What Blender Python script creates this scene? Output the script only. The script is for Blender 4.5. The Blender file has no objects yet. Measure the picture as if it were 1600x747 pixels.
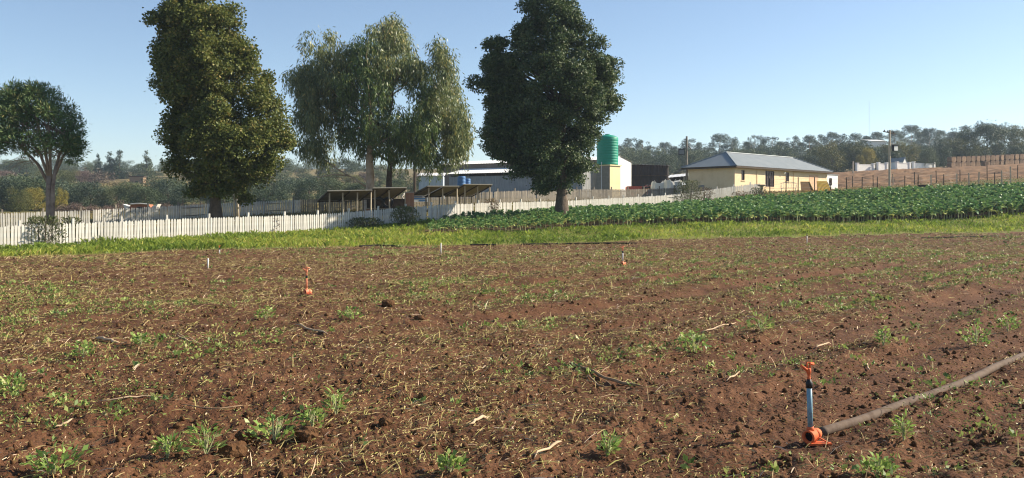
import bpy, math, random
import numpy as np
from mathutils import Vector, Matrix
random.seed(7)
RNG = np.random.default_rng(11)
SC = bpy.context.scene
COL = SC.collection
F, Y0, CAMZ = 1400.0, 330.0, 1.6          # focal length and horizon row in photo pixels (1600 wide), eye height

# ------------------------------------------------------------------ camera, sky, sun, exposure
cam = bpy.data.cameras.new('camera')
cam.sensor_width = 36.0
cam.lens = 36.0 * F / 1600.0
cam.shift_y = -(373.5 - Y0) / 1600.0
cam.clip_start, cam.clip_end = 0.1, 8000
camo = bpy.data.objects.new('camera', cam)
COL.objects.link(camo)
camo.location = (0, 0, CAMZ)
camo.rotation_euler = (math.radians(90), 0, 0)
SC.camera = camo

SUN_EL = math.radians(31)
SUN_DIR = Vector((0.975 * math.cos(SUN_EL), 0.22 * math.cos(SUN_EL), math.sin(SUN_EL))).normalized()
world = bpy.data.worlds.new('World')
SC.world = world
world.use_nodes = True
wn = world.node_tree.nodes
wl = world.node_tree.links
bg = wn['Background']
sky = wn.new('ShaderNodeTexSky')
sky.sky_type = 'NISHITA'
sky.sun_disc = False
sky.sun_elevation = SUN_EL
sky.sun_rotation = math.atan2(SUN_DIR.x, SUN_DIR.y)
sky.altitude = 1500
sky.air_density = 1.0
sky.dust_density = 1.0
sky.ozone_density = 1.0
wl.new(sky.outputs[0], bg.inputs[0])
bg.inputs[1].default_value = 0.085
sun = bpy.data.lights.new('sun', 'SUN')
sun.energy = 5.0
sun.angle = math.radians(0.53)
sun.color = (1.0, 0.89, 0.72)
suno = bpy.data.objects.new('sun', sun)
COL.objects.link(suno)
suno.rotation_euler = SUN_DIR.to_track_quat('Z', 'Y').to_euler()
suno.location = (60, 0, 60)
SC.view_settings.view_transform = 'Standard'
SC.view_settings.look = 'None'
SC.view_settings.gamma = 1
SC.view_settings.exposure = 0.94
try:
    SC.cycles.max_bounces = 5
    SC.cycles.diffuse_bounces = 2
    SC.cycles.glossy_bounces = 2
    SC.cycles.transmission_bounces = 3
    SC.cycles.volume_bounces = 0
    SC.cycles.use_denoising = True
    SC.cycles.filter_width = 1.1
except Exception:
    pass

# ------------------------------------------------------------------ terrain
def unproj(px, py, Z):
    return ((px - 800) / F * Z, Z, CAMZ - (py - Y0) * Z / F)

_cw = [(-30, 0, -.1), (0, 0, 0), (30, 0, .3), (-6, 6, -.05), (2, 6, 0), (8, 6, .08), (-4.2, 18, -.08), (3.1, 25, 0.0),
       (-15, 20, -.15), (15, 25, .15), (0, 12, -.02), (0, -40, 0), (-60, -20, -.4), (60, -20, .8), (0, 34, -.06),
       (-18.9, 33, -.1), (-10.9, 38.2, .03), (0, 45, -.04), (14.6, 51, .07), (34.3, 60, .25), (-45, 45, -.1),
       (-60, 70, .4), (-90, 140, 1.5), (80, 60, 2.2), (75, 110, 6.5), (150, 110, 10), (-200, 250, 6), (250, 250, 22)]
_cp = [(800, 362, 53), (1000, 352, 57), (1200, 347, 61), (1600, 335, 68),
       (0, 389, 40), (250, 373, 46), (400, 366, 50), (510, 361, 54), (600, 351, 57.5), (700, 342, 62), (870, 334, 72),
       (1050, 321, 86), (1190, 306, 88),
       (0, 359, 60), (300, 342, 69), (400, 336, 73), (760, 318, 82), (900, 312, 92), (1040, 310, 100),
       (1148, 302, 95), (1300, 298.5, 104), (1440, 292, 102), (1600, 284, 106),
       (1320, 271, 175), (1480, 263, 195), (1600, 257, 205),
       (0, 331, 140), (200, 330, 150), (350, 322, 150), (550, 318, 140), (0, 292, 300), (200, 284, 300), (450, 290, 290),
       (800, 302, 150), (1050, 297, 150), (1050, 280, 250),
       (0, 268, 420), (400, 264, 420), (800, 265, 420), (1100, 258, 380), (1500, 250, 330), (1700, 245, 320)]
CP = np.array(_cw + [unproj(*c) for c in _cp], float)

def _phi(r2):
    return 0.5 * r2 * np.log(r2 + 1e-9)
_n = len(CP)
_d2 = ((CP[:, None, :2] - CP[None, :, :2]) ** 2).sum(-1)
_A = np.zeros((_n + 3, _n + 3))
_A[:_n, :_n] = _phi(_d2) + np.eye(_n) * 18.0
_A[:_n, _n] = 1
_A[:_n, _n + 1:] = CP[:, :2]
_A[_n:, :_n] = _A[:_n, _n:].T
_W = np.linalg.solve(_A, np.concatenate([CP[:, 2], np.zeros(3)]))

def H(X, Y):
    X = np.asarray(X, float); Y = np.asarray(Y, float)
    shp = X.shape
    x = X.ravel().copy(); y = Y.ravel().copy()
    lim = np.where(y < 0, 45.0, 440.0)
    r = np.sqrt(x * x + y * y) + 1e-9
    k = np.minimum(1.0, lim / r)
    x *= k; y *= k
    out = _W[_n] + _W[_n + 1] * x + _W[_n + 2] * y
    for i in range(_n):
        out = out + _W[i] * _phi((x - CP[i, 0]) ** 2 + (y - CP[i, 1]) ** 2)
    return out.reshape(shp)

def _hash(ix, iy, seed):
    n = (ix.astype(np.int64) * 374761393 + iy.astype(np.int64) * 668265263 + seed * 974711) & 0x7fffffff
    n = ((n ^ (n >> 13)) * 1274126177) & 0x7fffffff
    return ((n ^ (n >> 16)) & 0xffff) / 65535.0

def vnoise(x, y, seed=0):
    ix = np.floor(x); iy = np.floor(y)
    fx = x - ix; fy = y - iy
    fx = fx * fx * (3 - 2 * fx); fy = fy * fy * (3 - 2 * fy)
    a = _hash(ix, iy, seed); b = _hash(ix + 1, iy, seed); c = _hash(ix, iy + 1, seed); d = _hash(ix + 1, iy + 1, seed)
    return (a * (1 - fx) + b * fx) * (1 - fy) + (c * (1 - fx) + d * fx) * fy

def edgeY(X):   # where the soil ends and the verge begins
    e = np.interp(X, [-80, -18.9, -10.9, 0, 14.6, 34.3, 80], [5, 33, 38.2, 45, 51, 60, 78])
    return e + 1.1 * (vnoise(X * .35, X * 0 + 3.1, 5) - .5) + 1.3 * (vnoise(X * 1.1, X * 0 + 8.1, 6) - .5) + .6 * (vnoise(X * 3.1, X * 0 + 2.1, 7) - .5)
def fenceY(X):
    return np.interp(X, [-90, -23, 15.3, 24.5, 60], [-40, 40.2, 85.8, 92, 95])
def cropF(X):
    return np.interp(X, [-5.2, 0, 8.1, 17.4, 38.9, 80], [51, 53, 57, 61, 68, 82])
def cropB(X):
    return np.interp(X, [-5.2, -4.3, 3.4, 13, 20.5, 26, 29.3, 38.4, 49.4, 80], [52, 60, 69, 76, 81, 80.5, 81.5, 83.5, 86.5, 95])
RD = (0.682, 0.731)                        # the direction of the field rows
def rowp(X, Y):
    return RD[1] * X - RD[0] * Y
BARE = ((-4.9, .50, 1.0), (-3.2, .55, .7), (-7.3, .32, .6), (-9.4, .55, 1.0), (-11.7, .35, .6), (-13.6, .45, .7), (-16.3, .4, .5))
def bare(X, Y):                            # 1 on the trodden strips between beds at the right
    p = rowp(X, Y) + .35 * (vnoise(X * .25, Y * .25, 17) - .5)
    m = np.zeros_like(p)
    for b in BARE:
        m = np.maximum(m, b[2] * np.exp(-((p - b[0]) / b[1]) ** 4))
    along = RD[0] * X + RD[1] * Y
    return m * np.clip((along + .55 * p - 1.5) / 5, 0, 1) * (.75 + .5 * vnoise(X * .3, Y * .3, 18) - .1)

def micro(X, Y):
    X = np.asarray(X, float); Y = np.asarray(Y, float)
    p = rowp(X, Y)
    rightness = np.clip((X - .1 * Y + 2) / 8, .15, 1)
    z = .034 * np.sin(2 * math.pi * p / .82 + 1.5 * vnoise(X * .4, Y * .4, 2)) * rightness
    z += .09 * (vnoise(X * .45, Y * .45, 21) - .5)
    z += .050 * (vnoise(X * 2.1, Y * 2.1, 22) - .5)
    z += .034 * (vnoise(X * 5.3, Y * 5.3, 23) - .5) ** 2 * 3.2
    z += .030 * (vnoise(X * 13, Y * 13, 24) - .5)
    z += .022 * (vnoise(X * 29, Y * 29, 25) - .5)
    z += .016 * (vnoise(X * 61, Y * 61, 26) - .5)
    b = bare(X, Y)
    return z * (1 - .6 * b) - .12 * b

def HF(X, Y):                              # the soil surface with its relief
    X = np.asarray(X, float); Y = np.asarray(Y, float)
    fade = np.clip((edgeY(X) - Y) / 2.0, 0, 1)
    return H(X, Y) + micro(X, Y) * fade

def hz(x, y):
    return float(H(np.array([x]), np.array([y]))[0])
def hf(x, y):
    return float(HF(np.array([x]), np.array([y]))[0])
def G(px, py, soil=False):                 # where the line of sight of a photo pixel meets the terrain
    Z = np.concatenate([np.arange(3, 60, .05), np.arange(60, 450, .25)])
    X = (px - 800) / F * Z
    ray = CAMZ - (py - Y0) * Z / F
    g = HF(X, Z) if soil else H(X, Z)
    k = np.argmax(g >= ray)
    return (float(X[k]), float(Z[k]), float(g[k]))
def P(px, Z):
    x = (px - 800) / F * Z
    return (x, Z, hz(x, Z))

# ------------------------------------------------------------------ materials
def mat(name, color, rough=.85, noise=None, scale=4.0, spec=.3, metal=0.0, bump=0.0, bscale=30.0, coords='Object'):
    m = bpy.data.materials.new(name)
    m.use_nodes = True
    nt = m.node_tree
    b = nt.nodes['Principled BSDF']
    b.inputs['Base Color'].default_value = (*color, 1)
    b.inputs['Roughness'].default_value = rough
    b.inputs['Metallic'].default_value = metal
    b.inputs['Specular IOR Level'].default_value = spec
    tc = nt.nodes.new('ShaderNodeTexCoord')
    if noise:
        n = nt.nodes.new('ShaderNodeTexNoise')
        n.inputs['Scale'].default_value = scale
        n.inputs['Detail'].default_value = 6
        n.inputs['Roughness'].default_value = .65
        nt.links.new(tc.outputs[coords], n.inputs['Vector'])
        r = nt.nodes.new('ShaderNodeValToRGB')
        e = r.color_ramp.elements
        cols = [color] + list(noise)
        e[0].position = .3; e[0].color = (*cols[0], 1)
        e[1].position = .7; e[1].color = (*cols[-1], 1)
        for k, c in enumerate(cols[1:-1]):
            q = e.new(.3 + .4 * (k + 1) / (len(cols) - 1)); q.color = (*c, 1)
        nt.links.new(n.outputs['Fac'], r.inputs['Fac'])
        nt.links.new(r.outputs['Color'], b.inputs['Base Color'])
    if bump:
        n2 = nt.nodes.new('ShaderNodeTexNoise')
        n2.inputs['Scale'].default_value = bscale
        n2.inputs['Detail'].default_value = 5
        nt.links.new(tc.outputs[coords], n2.inputs['Vector'])
        bp = nt.nodes.new('ShaderNodeBump')
        bp.inputs['Strength'].default_value = bump
        bp.inputs['Distance'].default_value = .03
        nt.links.new(n2.outputs['Fac'], bp.inputs['Height'])
        nt.links.new(bp.outputs['Normal'], b.inputs['Normal'])
    return m

def leafmat(name, stops, trans=.25, rough=.5, spec=.35, tint=None):
    """colour by the face attribute 'v' (a random number per leaf)"""
    m = bpy.data.materials.new(name)
    m.use_nodes = True
    nt = m.node_tree
    b = nt.nodes['Principled BSDF']
    out = nt.nodes['Material Output']
    a = nt.nodes.new('ShaderNodeAttribute'); a.attribute_name = 'v'
    r = nt.nodes.new('ShaderNodeValToRGB')
    e = r.color_ramp.elements
    e[0].position, e[0].color = stops[0][0], (*stops[0][1], 1)
    e[1].position, e[1].color = stops[-1][0], (*stops[-1][1], 1)
    for p, c in stops[1:-1]:
        q = e.new(p); q.color = (*c, 1)
    nt.links.new(a.outputs['Fac'], r.inputs['Fac'])
    src = r.outputs['Color']
    if tint:
        oi = nt.nodes.new('ShaderNodeObjectInfo')
        hs = nt.nodes.new('ShaderNodeHueSaturation')
        mr = nt.nodes.new('ShaderNodeMapRange')
        mr.inputs['To Min'].default_value = 1 - tint; mr.inputs['To Max'].default_value = 1 + tint
        nt.links.new(oi.outputs['Random'], mr.inputs['Value'])
        nt.links.new(mr.outputs['Result'], hs.inputs['Value'])
        mr2 = nt.nodes.new('ShaderNodeMapRange')
        mr2.inputs['To Min'].default_value = .5 + tint * .08; mr2.inputs['To Max'].default_value = .5 - tint * .08
        nt.links.new(oi.outputs['Random'], mr2.inputs['Value'])
        nt.links.new(mr2.outputs['Result'], hs.inputs['Hue'])
        nt.links.new(src, hs.inputs['Color'])
        src = hs.outputs['Color']
    nt.links.new(src, b.inputs['Base Color'])
    b.inputs['Roughness'].default_value = rough
    b.inputs['Specular IOR Level'].default_value = spec
    if trans:
        t = nt.nodes.new('ShaderNodeBsdfTranslucent')
        nt.links.new(src, t.inputs['Color'])
        mx = nt.nodes.new('ShaderNodeMixShader')
        mx.inputs[0].default_value = trans
        nt.links.new(b.outputs[0], mx.inputs[1])
        nt.links.new(t.outputs[0], mx.inputs[2])
        nt.links.new(mx.outputs[0], out.inputs['Surface'])
    return m

M = {}
M['soil'] = mat('red_brown_soil', (.055, .023, .011), .95, [(.112, .051, .025), (.168, .083, .042)], 1.3, .15, bump=.9, bscale=26)
M['clod'] = mat('clod_soil', (.066, .031, .014), .95, [(.135, .071, .033)], 9, .15, bump=.5, bscale=60)
M['verge'] = mat('verge_ground', (.11, .13, .03), .95, [(.17, .18, .04), (.18, .13, .06)], .8, .1)
M['cropsoil'] = mat('crop_bed_soil', (.075, .045, .025), .95, [(.14, .10, .05)], 1.0, .1)
M['yard'] = mat('dry_yard_grass', (.17, .125, .055), .95, [(.13, .13, .04), (.24, .17, .085)], .35, .1, bump=.5, bscale=8)
M['plough'] = mat('ploughed_earth', (.15, .082, .042), .95, [(.21, .122, .066), (.28, .18, .10)], .55, .1, bump=.8, bscale=4)
M['ground'] = mat('dry_ground', (.12, .115, .045), .95, [(.22, .17, .085), (.10, .10, .045)], .05, .1)
M['straw'] = leafmat('dry_straw', [(0, (.16, .10, .05)), (.3, (.34, .25, .12)), (.55, (.40, .34, .12)), (.68, (.30, .29, .08)), (.82, (.54, .40, .22)), (.92, (.62, .42, .28)), (1, (.76, .60, .42))], .12, .7, .2)
M['seedling'] = leafmat('weed_leaves', [(0, (.08, .14, .045)), (.4, (.19, .27, .065)), (.8, (.32, .37, .10)), (1, (.44, .42, .16))], .3, .5, .3)
M['weed'] = leafmat('weed_clump_leaves', [(0, (.09, .17, .05)), (.4, (.22, .34, .075)), (.85, (.36, .45, .12)), (1, (.46, .45, .18))], .35, .45, .35)
M['grass'] = leafmat('verge_grass_blades', [(0, (.09, .14, .025)), (.35, (.18, .26, .038)), (.7, (.36, .40, .066)), (.88, (.48, .42, .11)), (1, (.42, .29, .12))], .45, .6, .2)
M['drygrass'] = leafmat('dry_grass_blades', [(0, (.10, .09, .035)), (.5, (.24, .19, .08)), (1, (.36, .27, .14))], .25, .7, .2)
M['kale'] = leafmat('kale_leaves', [(0, (.038, .10, .042)), (.4, (.095, .20, .068)), (.72, (.20, .33, .105)), (.94, (.38, .48, .17)), (1, (.58, .54, .16))], .25, .5, .3)
M['stalk'] = mat('pale_stalk', (.34, .36, .17), .6, [(.45, .42, .24)], 20)
M['white'] = mat('white_fence_paint', (.66, .645, .60), .8, [(.56, .54, .49), (.70, .685, .64)], 2.5, .2)
M['greywood'] = mat('weathered_timber', (.22, .19, .15), .9, [(.34, .30, .245)], 3, bump=.4)
M['darkwood'] = mat('dark_timber', (.05, .036, .026), .9, [(.10, .075, .055)], 5)
M['palewood'] = mat('pale_pole_timber', (.40, .33, .24), .85, [(.52, .44, .33)], 4)
M['bark'] = mat('brown_bark', (.055, .040, .030), .95, [(.15, .115, .085)], 3.5, bump=1, bscale=14)
M['gumbark'] = mat('gum_bark', (.28, .19, .13), .9, [(.54, .41, .30), (.64, .53, .41)], 1.4, bump=.7, bscale=9)
M['pinebark'] = mat('pine_bark', (.13, .085, .065), .95, [(.27, .20, .16), (.34, .27, .22)], 2.5, bump=.9, bscale=12)
M['dark'] = mat('bore_shade_black', (.012, .012, .013), .9)  # black colour for the shade inside the sprinkler couplings
M['hose'] = mat('black_hose_rubber', (.022, .020, .018), .95, spec=.08)
M['black'] = mat('black_plastic', (.02, .02, .021), .5)
M['orange'] = mat('orange_plastic', (.66, .11, .03), .7, [(.70, .15, .05), (.60, .13, .05), (.22, .10, .055)], 18, .2)
M['blueriser'] = mat('blue_grey_pvc', (.15, .29, .385), .5, [(.20, .35, .44), (.17, .30, .37), (.15, .115, .08)], 16, .3)
M['salmon'] = mat('faded_orange_plastic', (.68, .20, .10), .6, [(.76, .28, .15)], 20, .3)
M['whiteriser'] = mat('white_pvc', (.72, .70, .66), .5, [(.6, .56, .5)], 12, .4)
M['greypipe'] = mat('grey_dusty_pipe', (.085, .055, .038), .85, [(.155, .115, .088), (.12, .078, .050)], 5, .15)
M['leaf2'] = leafmat('broadleaf_olive', [(0, (.060, .085, .022)), (.5, (.125, .152, .036)), (.85, (.215, .22, .055)), (1, (.30, .24, .075))], .28, .55, .25)
M['leaf4'] = leafmat('broadleaf_dark', [(0, (.034, .062, .024)), (.5, (.070, .108, .040)), (.85, (.125, .165, .062)), (1, (.19, .21, .095))], .22, .5, .3)
M['leaf3'] = leafmat('gum_leaves', [(0, (.075, .11, .045)), (.45, (.15, .19, .075)), (.8, (.26, .27, .095)), (1, (.40, .33, .11))], .28, .42, .45)
M['leaf3g'] = leafmat('gum_leaves_green', [(0, (.055, .10, .03)), (.5, (.115, .175, .046)), (.9, (.20, .245, .065)), (1, (.31, .28, .09))], .25, .42, .45)
M['leaf1'] = leafmat('pine_needles', [(0, (.05, .10, .035)), (.5, (.095, .165, .055)), (.85, (.165, .22, .08)), (1, (.26, .25, .10))], .22, .5, .35)
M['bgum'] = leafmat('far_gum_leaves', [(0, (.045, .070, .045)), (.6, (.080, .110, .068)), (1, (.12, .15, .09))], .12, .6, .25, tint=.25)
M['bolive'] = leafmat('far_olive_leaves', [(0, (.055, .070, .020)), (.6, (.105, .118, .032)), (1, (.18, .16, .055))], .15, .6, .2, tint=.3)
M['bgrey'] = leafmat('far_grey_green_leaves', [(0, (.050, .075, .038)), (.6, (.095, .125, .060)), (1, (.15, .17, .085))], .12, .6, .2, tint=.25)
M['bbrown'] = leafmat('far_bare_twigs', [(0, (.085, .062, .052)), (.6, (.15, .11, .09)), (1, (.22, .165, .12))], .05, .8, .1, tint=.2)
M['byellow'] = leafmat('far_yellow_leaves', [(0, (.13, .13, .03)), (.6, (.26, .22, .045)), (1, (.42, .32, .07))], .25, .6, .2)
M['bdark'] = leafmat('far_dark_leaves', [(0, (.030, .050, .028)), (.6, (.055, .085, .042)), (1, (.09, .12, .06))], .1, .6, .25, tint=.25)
M['twig'] = leafmat('dry_shrub_twigs', [(0, (.09, .055, .035)), (.5, (.19, .12, .075)), (1, (.22, .20, .08))], .1, .8, .2)
M['shrub'] = leafmat('shrub_leaves', [(0, (.04, .06, .02)), (.5, (.09, .11, .04)), (1, (.20, .19, .08))], .2, .6, .3)
M['cream'] = mat('cream_wall_plaster', (.74, .56, .345), .9, [(.79, .62, .40), (.70, .53, .32)], .8, .15, bump=.2, bscale=20)
M['yellowwall'] = mat('yellow_wall_plaster', (.78, .63, .36), .9, [(.81, .68, .42)], .8, .15)
M['whitewall'] = mat('white_wall_plaster', (.74, .73, .69), .9, [(.80, .79, .76)], .9, .15)
M['greyplaster'] = mat('grey_plaster', (.22, .20, .165), .95, [(.29, .265, .22)], 3, .1, bump=.4, bscale=12)
M['peach'] = mat('peach_boarded_panel', (.66, .42, .26), .85)
M['roof'] = mat('galvanised_roof', (.185, .215, .23), .6, [(.24, .265, .275)], 1.2, .4, metal=.1)
M['brightroof'] = mat('bright_zinc_roof', (.72, .72, .70), .6, [(.78, .77, .74)], .8, .4)
M['sheet'] = mat('grey_corrugated_sheet', (.25, .26, .27), .7, [(.34, .345, .35)], .9, .3)
M['brownsheet'] = mat('brown_grey_sheet', (.20, .155, .125), .85, [(.24, .19, .155)], .5, .2)
M['darksheet'] = mat('dark_brown_sheet', (.040, .034, .034), .8, [(.075, .062, .062)], .6, .25)
M['bluesheet'] = mat('pale_blue_sheet', (.40, .47, .54), .7, [(.46, .53, .60)], .9, .3)
M['blue'] = mat('blue_plastic', (.07, .17, .36), .6)
M['tank'] = mat('green_tank_plastic', (.008, .25, .16), .5, [(.010, .28, .185)], 1.5, .35)
M['window'] = mat('dark_window_glass', (.045, .035, .04), .15, spec=.6)
M['frame'] = mat('brown_window_frame', (.11, .075, .06), .6)
M['brick'] = mat('red_brick', (.26, .12, .07), .9, [(.34, .18, .11)], 6)
M['tanbrick'] = mat('tan_brick', (.30, .20, .12), .95, [(.36, .25, .16)], 3)
M['mortar'] = mat('mortar', (.30, .27, .23), .95)
M['redpaint'] = mat('faded_red_paint', (.26, .045, .035), .6, [(.32, .08, .06)], 5)
M['rust'] = mat('rust_red', (.28, .10, .055), .8, [(.35, .16, .09)], 6)
M['metal'] = mat('grey_metal', (.22, .22, .22), .5, metal=.4)
M['bag'] = mat('white_bulk_bag', (.66, .65, .60), .85, [(.74, .73, .69)], 2, bump=.6, bscale=5)
M['hay'] = mat('hay', (.165, .105, .062), .95, [(.23, .15, .09), (.29, .195, .12)], 3, bump=.9, bscale=14)
M['yellow'] = mat('yellow_paint', (.56, .36, .03), .7, [(.50, .31, .04)], 3)
M['roofsheet'] = mat('old_shelter_sheet', (.17, .145, .115), .85, [(.25, .21, .165)], 2.5)
M['thatch'] = mat('pale_roof_edge', (.45, .41, .34), .8)
M['lamp'] = mat('lamp_glass', (.74, .74, .70), .3, spec=.5)
M['wire'] = mat('fence_wire', (.12, .11, .10), .6, metal=.3)

def vary(m, amt):
    nt = m.node_tree
    b = nt.nodes['Principled BSDF']
    src = b.inputs['Base Color'].links[0].from_socket
    oi = nt.nodes.new('ShaderNodeObjectInfo')
    mr = nt.nodes.new('ShaderNodeMapRange')
    mr.inputs['To Min'].default_value = 1 - amt; mr.inputs['To Max'].default_value = 1 + amt * .3
    hs = nt.nodes.new('ShaderNodeHueSaturation')
    nt.links.new(oi.outputs['Random'], mr.inputs['Value'])
    nt.links.new(mr.outputs['Result'], hs.inputs['Value'])
    nt.links.new(src, hs.inputs['Color'])
    nt.links.new(hs.outputs['Color'], b.inputs['Base Color'])
vary(M['white'], .22); vary(M['greywood'], .35); vary(M['hay'], .3)

# ------------------------------------------------------------------ object helpers
def tag(o, label=None, cat=None, group=None, kind=None):
    if label: o['label'] = label
    if cat: o['category'] = cat
    if group: o['group'] = group
    if kind: o['kind'] = kind
    return o
def empty(name, loc, rz=0, label=None, cat=None, group=None):
    o = bpy.data.objects.new(name, None)
    COL.objects.link(o)
    o.location = loc
    o.rotation_euler = (0, 0, rz)
    o.empty_display_size = .2
    return tag(o, label, cat, group)
def link(name, me, m=None, parent=None, loc=None, rz=None):
    o = bpy.data.objects.new(name, me)
    COL.objects.link(o)
    if m is not None and not me.materials:
        me.materials.append(m)
    if parent: o.parent = parent
    if loc is not None: o.location = loc
    if rz is not None: o.rotation_euler = (0, 0, rz)
    return o
def npmesh(name, V, Q, v=None, smooth=False):
    """mesh from arrays: V (n,3), Q (m,k) faces of k corners, v a number per face"""
    me = bpy.data.meshes.new(name)
    V = np.asarray(V, np.float32); Q = np.asarray(Q, np.int32)
    m, k = Q.shape
    me.vertices.add(len(V)); me.vertices.foreach_set('co', V.ravel())
    me.loops.add(m * k); me.loops.foreach_set('vertex_index', Q.ravel())
    me.polygons.add(m)
    me.polygons.foreach_set('loop_start', np.arange(0, m * k, k, dtype=np.int32))
    try:
        me.polygons.foreach_set('loop_total', np.full(m, k, np.int32))
    except Exception:
        pass
    if v is not None:
        at = me.attributes.new('v', 'FLOAT', 'FACE')
        at.data.foreach_set('value', np.asarray(v, np.float32))
    if smooth:
        me.polygons.foreach_set('use_smooth', np.ones(m, bool))
    me.update(calc_edges=True)
    return me

class MB:
    def __init__(s):
        s.v, s.f = [], []
    def add(s, vs, fs):
        k = len(s.v)
        s.v += [tuple(p) for p in vs]
        s.f += [tuple(i + k for i in f) for f in fs]
        return s
    def box(s, x0, x1, y0, y1, z0, z1):
        return s.add([(x0, y0, z0), (x1, y0, z0), (x1, y1, z0), (x0, y1, z0), (x0, y0, z1), (x1, y0, z1), (x1, y1, z1), (x0, y1, z1)],
                     [(0, 3, 2, 1), (4, 5, 6, 7), (0, 1, 5, 4), (1, 2, 6, 5), (2, 3, 7, 6), (3, 0, 4, 7)])
    def tube(s, pts, rads, n=8, cap=True):
        pts = [Vector(p) for p in pts]
        if not isinstance(rads, (list, tuple)): rads = [rads] * len(pts)
        vs, fs = [], []
        prev = None
        for i, p in enumerate(pts):
            d = (pts[min(i + 1, len(pts) - 1)] - pts[max(i - 1, 0)]).normalized()
            a = prev if prev is not None else (Vector((1, 0, 0)) if abs(d.x) < .9 else Vector((0, 1, 0)))
            a = (a - d * a.dot(d)).normalized(); prev = a
            b = d.cross(a)
            for k in range(n):
                t = 2 * math.pi * k / n
                vs.append(p + (a * math.cos(t) + b * math.sin(t)) * rads[i])
        for i in range(len(pts) - 1):
            for k in range(n):
                fs.append((i * n + k, i * n + (k + 1) % n, (i + 1) * n + (k + 1) % n, (i + 1) * n + k))
        if cap:
            fs.append(tuple(range(n - 1, -1, -1)))
            fs.append(tuple((len(pts) - 1) * n + k for k in range(n)))
        return s.add(vs, fs)
    def lathe(s, prof, n=20, c=(0, 0, 0)):
        vs, fs = [], []
        for r, z in prof:
            for k in range(n):
                t = 2 * math.pi * k / n
                vs.append((c[0] + r * math.cos(t), c[1] + r * math.sin(t), c[2] + z))
        for i in range(len(prof) - 1):
            for k in range(n):
                fs.append((i * n + k, i * n + (k + 1) % n, (i + 1) * n + (k + 1) % n, (i + 1) * n + k))
        return s.add(vs, fs)
    def quadplate(s, a, b, c, d, t):
        """a plate with corners a b c d, thickness t along its normal"""
        a, b, c, d = map(Vector, (a, b, c, d))
        n = (b - a).cross(d - a).normalized() * t
        return s.add([a, b, c, d, a + n, b + n, c + n, d + n],
                     [(0, 3, 2, 1), (4, 5, 6, 7), (0, 1, 5, 4), (1, 2, 6, 5), (2, 3, 7, 6), (3, 0, 4, 7)])
    def mesh(s, name, smooth=False):
        me = bpy.data.meshes.new(name)
        me.from_pydata(s.v, [], s.f)
        if smooth:
            me.polygons.foreach_set('use_smooth', np.ones(len(me.polygons), bool))
        me.update()
        return me
    def obj(s, name, m, parent=None, smooth=False, loc=None, rz=None):
        return link(name, s.mesh(name, smooth), m, parent, loc, rz)

def sheet_mesh(name, a, b, c, d, amp, pitch, thick=0.01):
    """corrugated sheet: corners a-b along the corrugation's run, ribs parallel to a-d"""
    a, b, c, d = map(Vector, (a, b, c, d))
    L = (b - a).length
    n = max(4, int(L / pitch) * 2)
    nrm = (b - a).cross(d - a).normalized()
    mb = MB()
    vs, fs = [], []
    for i in range(n + 1):
        t = i / n
        off = nrm * (amp if i % 2 else -amp)
        vs += [a.lerp(b, t) + off, d.lerp(c, t) + off]
    for i in range(n):
        fs.append((2 * i, 2 * i + 2, 2 * i + 3, 2 * i + 1))
    mb.add(vs, fs)
    return mb

# ------------------------------------------------------------------ leaves, crowns, trees
def unit(n, rng):
    u = rng.normal(size=(n, 3))
    return u / np.linalg.norm(u, axis=1)[:, None]
def nrmz(a):
    return a / (np.linalg.norm(a, axis=1)[:, None] + 1e-9)
def leaves(C, D, L, W, rng, fold=.25, hint=None):
    """one folded diamond per leaf: base C, long axis D, length L, width W"""
    n = len(C)
    D = nrmz(D)
    S = nrmz(np.cross(D, unit(n, rng) if hint is None else hint))
    N = np.cross(D, S)
    L = np.broadcast_to(L, n)[:, None]; W = np.broadcast_to(W, n)[:, None]
    V = np.empty((n, 4, 3))
    V[:, 0] = C
    V[:, 1] = C + D * L * .5 + S * W * .5 + N * W * fold
    V[:, 2] = C + D * L
    V[:, 3] = C + D * L * .5 - S * W * .5 + N * W * fold
    Q = np.arange(4 * n).reshape(n, 4)
    return V.reshape(-1, 3), Q

def clump_leaves(clumps, density, L, W, rng, droop=0.0, squash=.85, inner=.45, out=.7):
    cl = np.asarray(clumps, float)
    cnt = np.maximum(8, (density * cl[:, 3] ** 2)).astype(int)
    idx = np.repeat(np.arange(len(cl)), cnt)
    n = len(idx)
    u = unit(n, rng)
    rho = cl[idx, 3] * (inner + (1.08 - inner) * rng.random(n) ** .6)
    rho = np.where(rng.random(n) < .07, rho * rng.uniform(1.1, 1.9, n), rho)
    C = cl[idx, :3] + u * rho[:, None] * np.array([1, 1, squash])
    D = u * out + unit(n, rng) * .8 + np.array([0, 0, -droop])
    sz = .65 + .7 * rng.random(n)
    V, Q = leaves(C, D, L * sz, W * sz, rng, .25, u * .9 + np.array([0, 0, .35]) + unit(n, rng) * .75)
    v = np.clip(.5 + .24 * rng.normal(size=n) + .13 * rng.normal(size=len(cl))[idx], 0, 1)
    return V, Q, v

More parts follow.
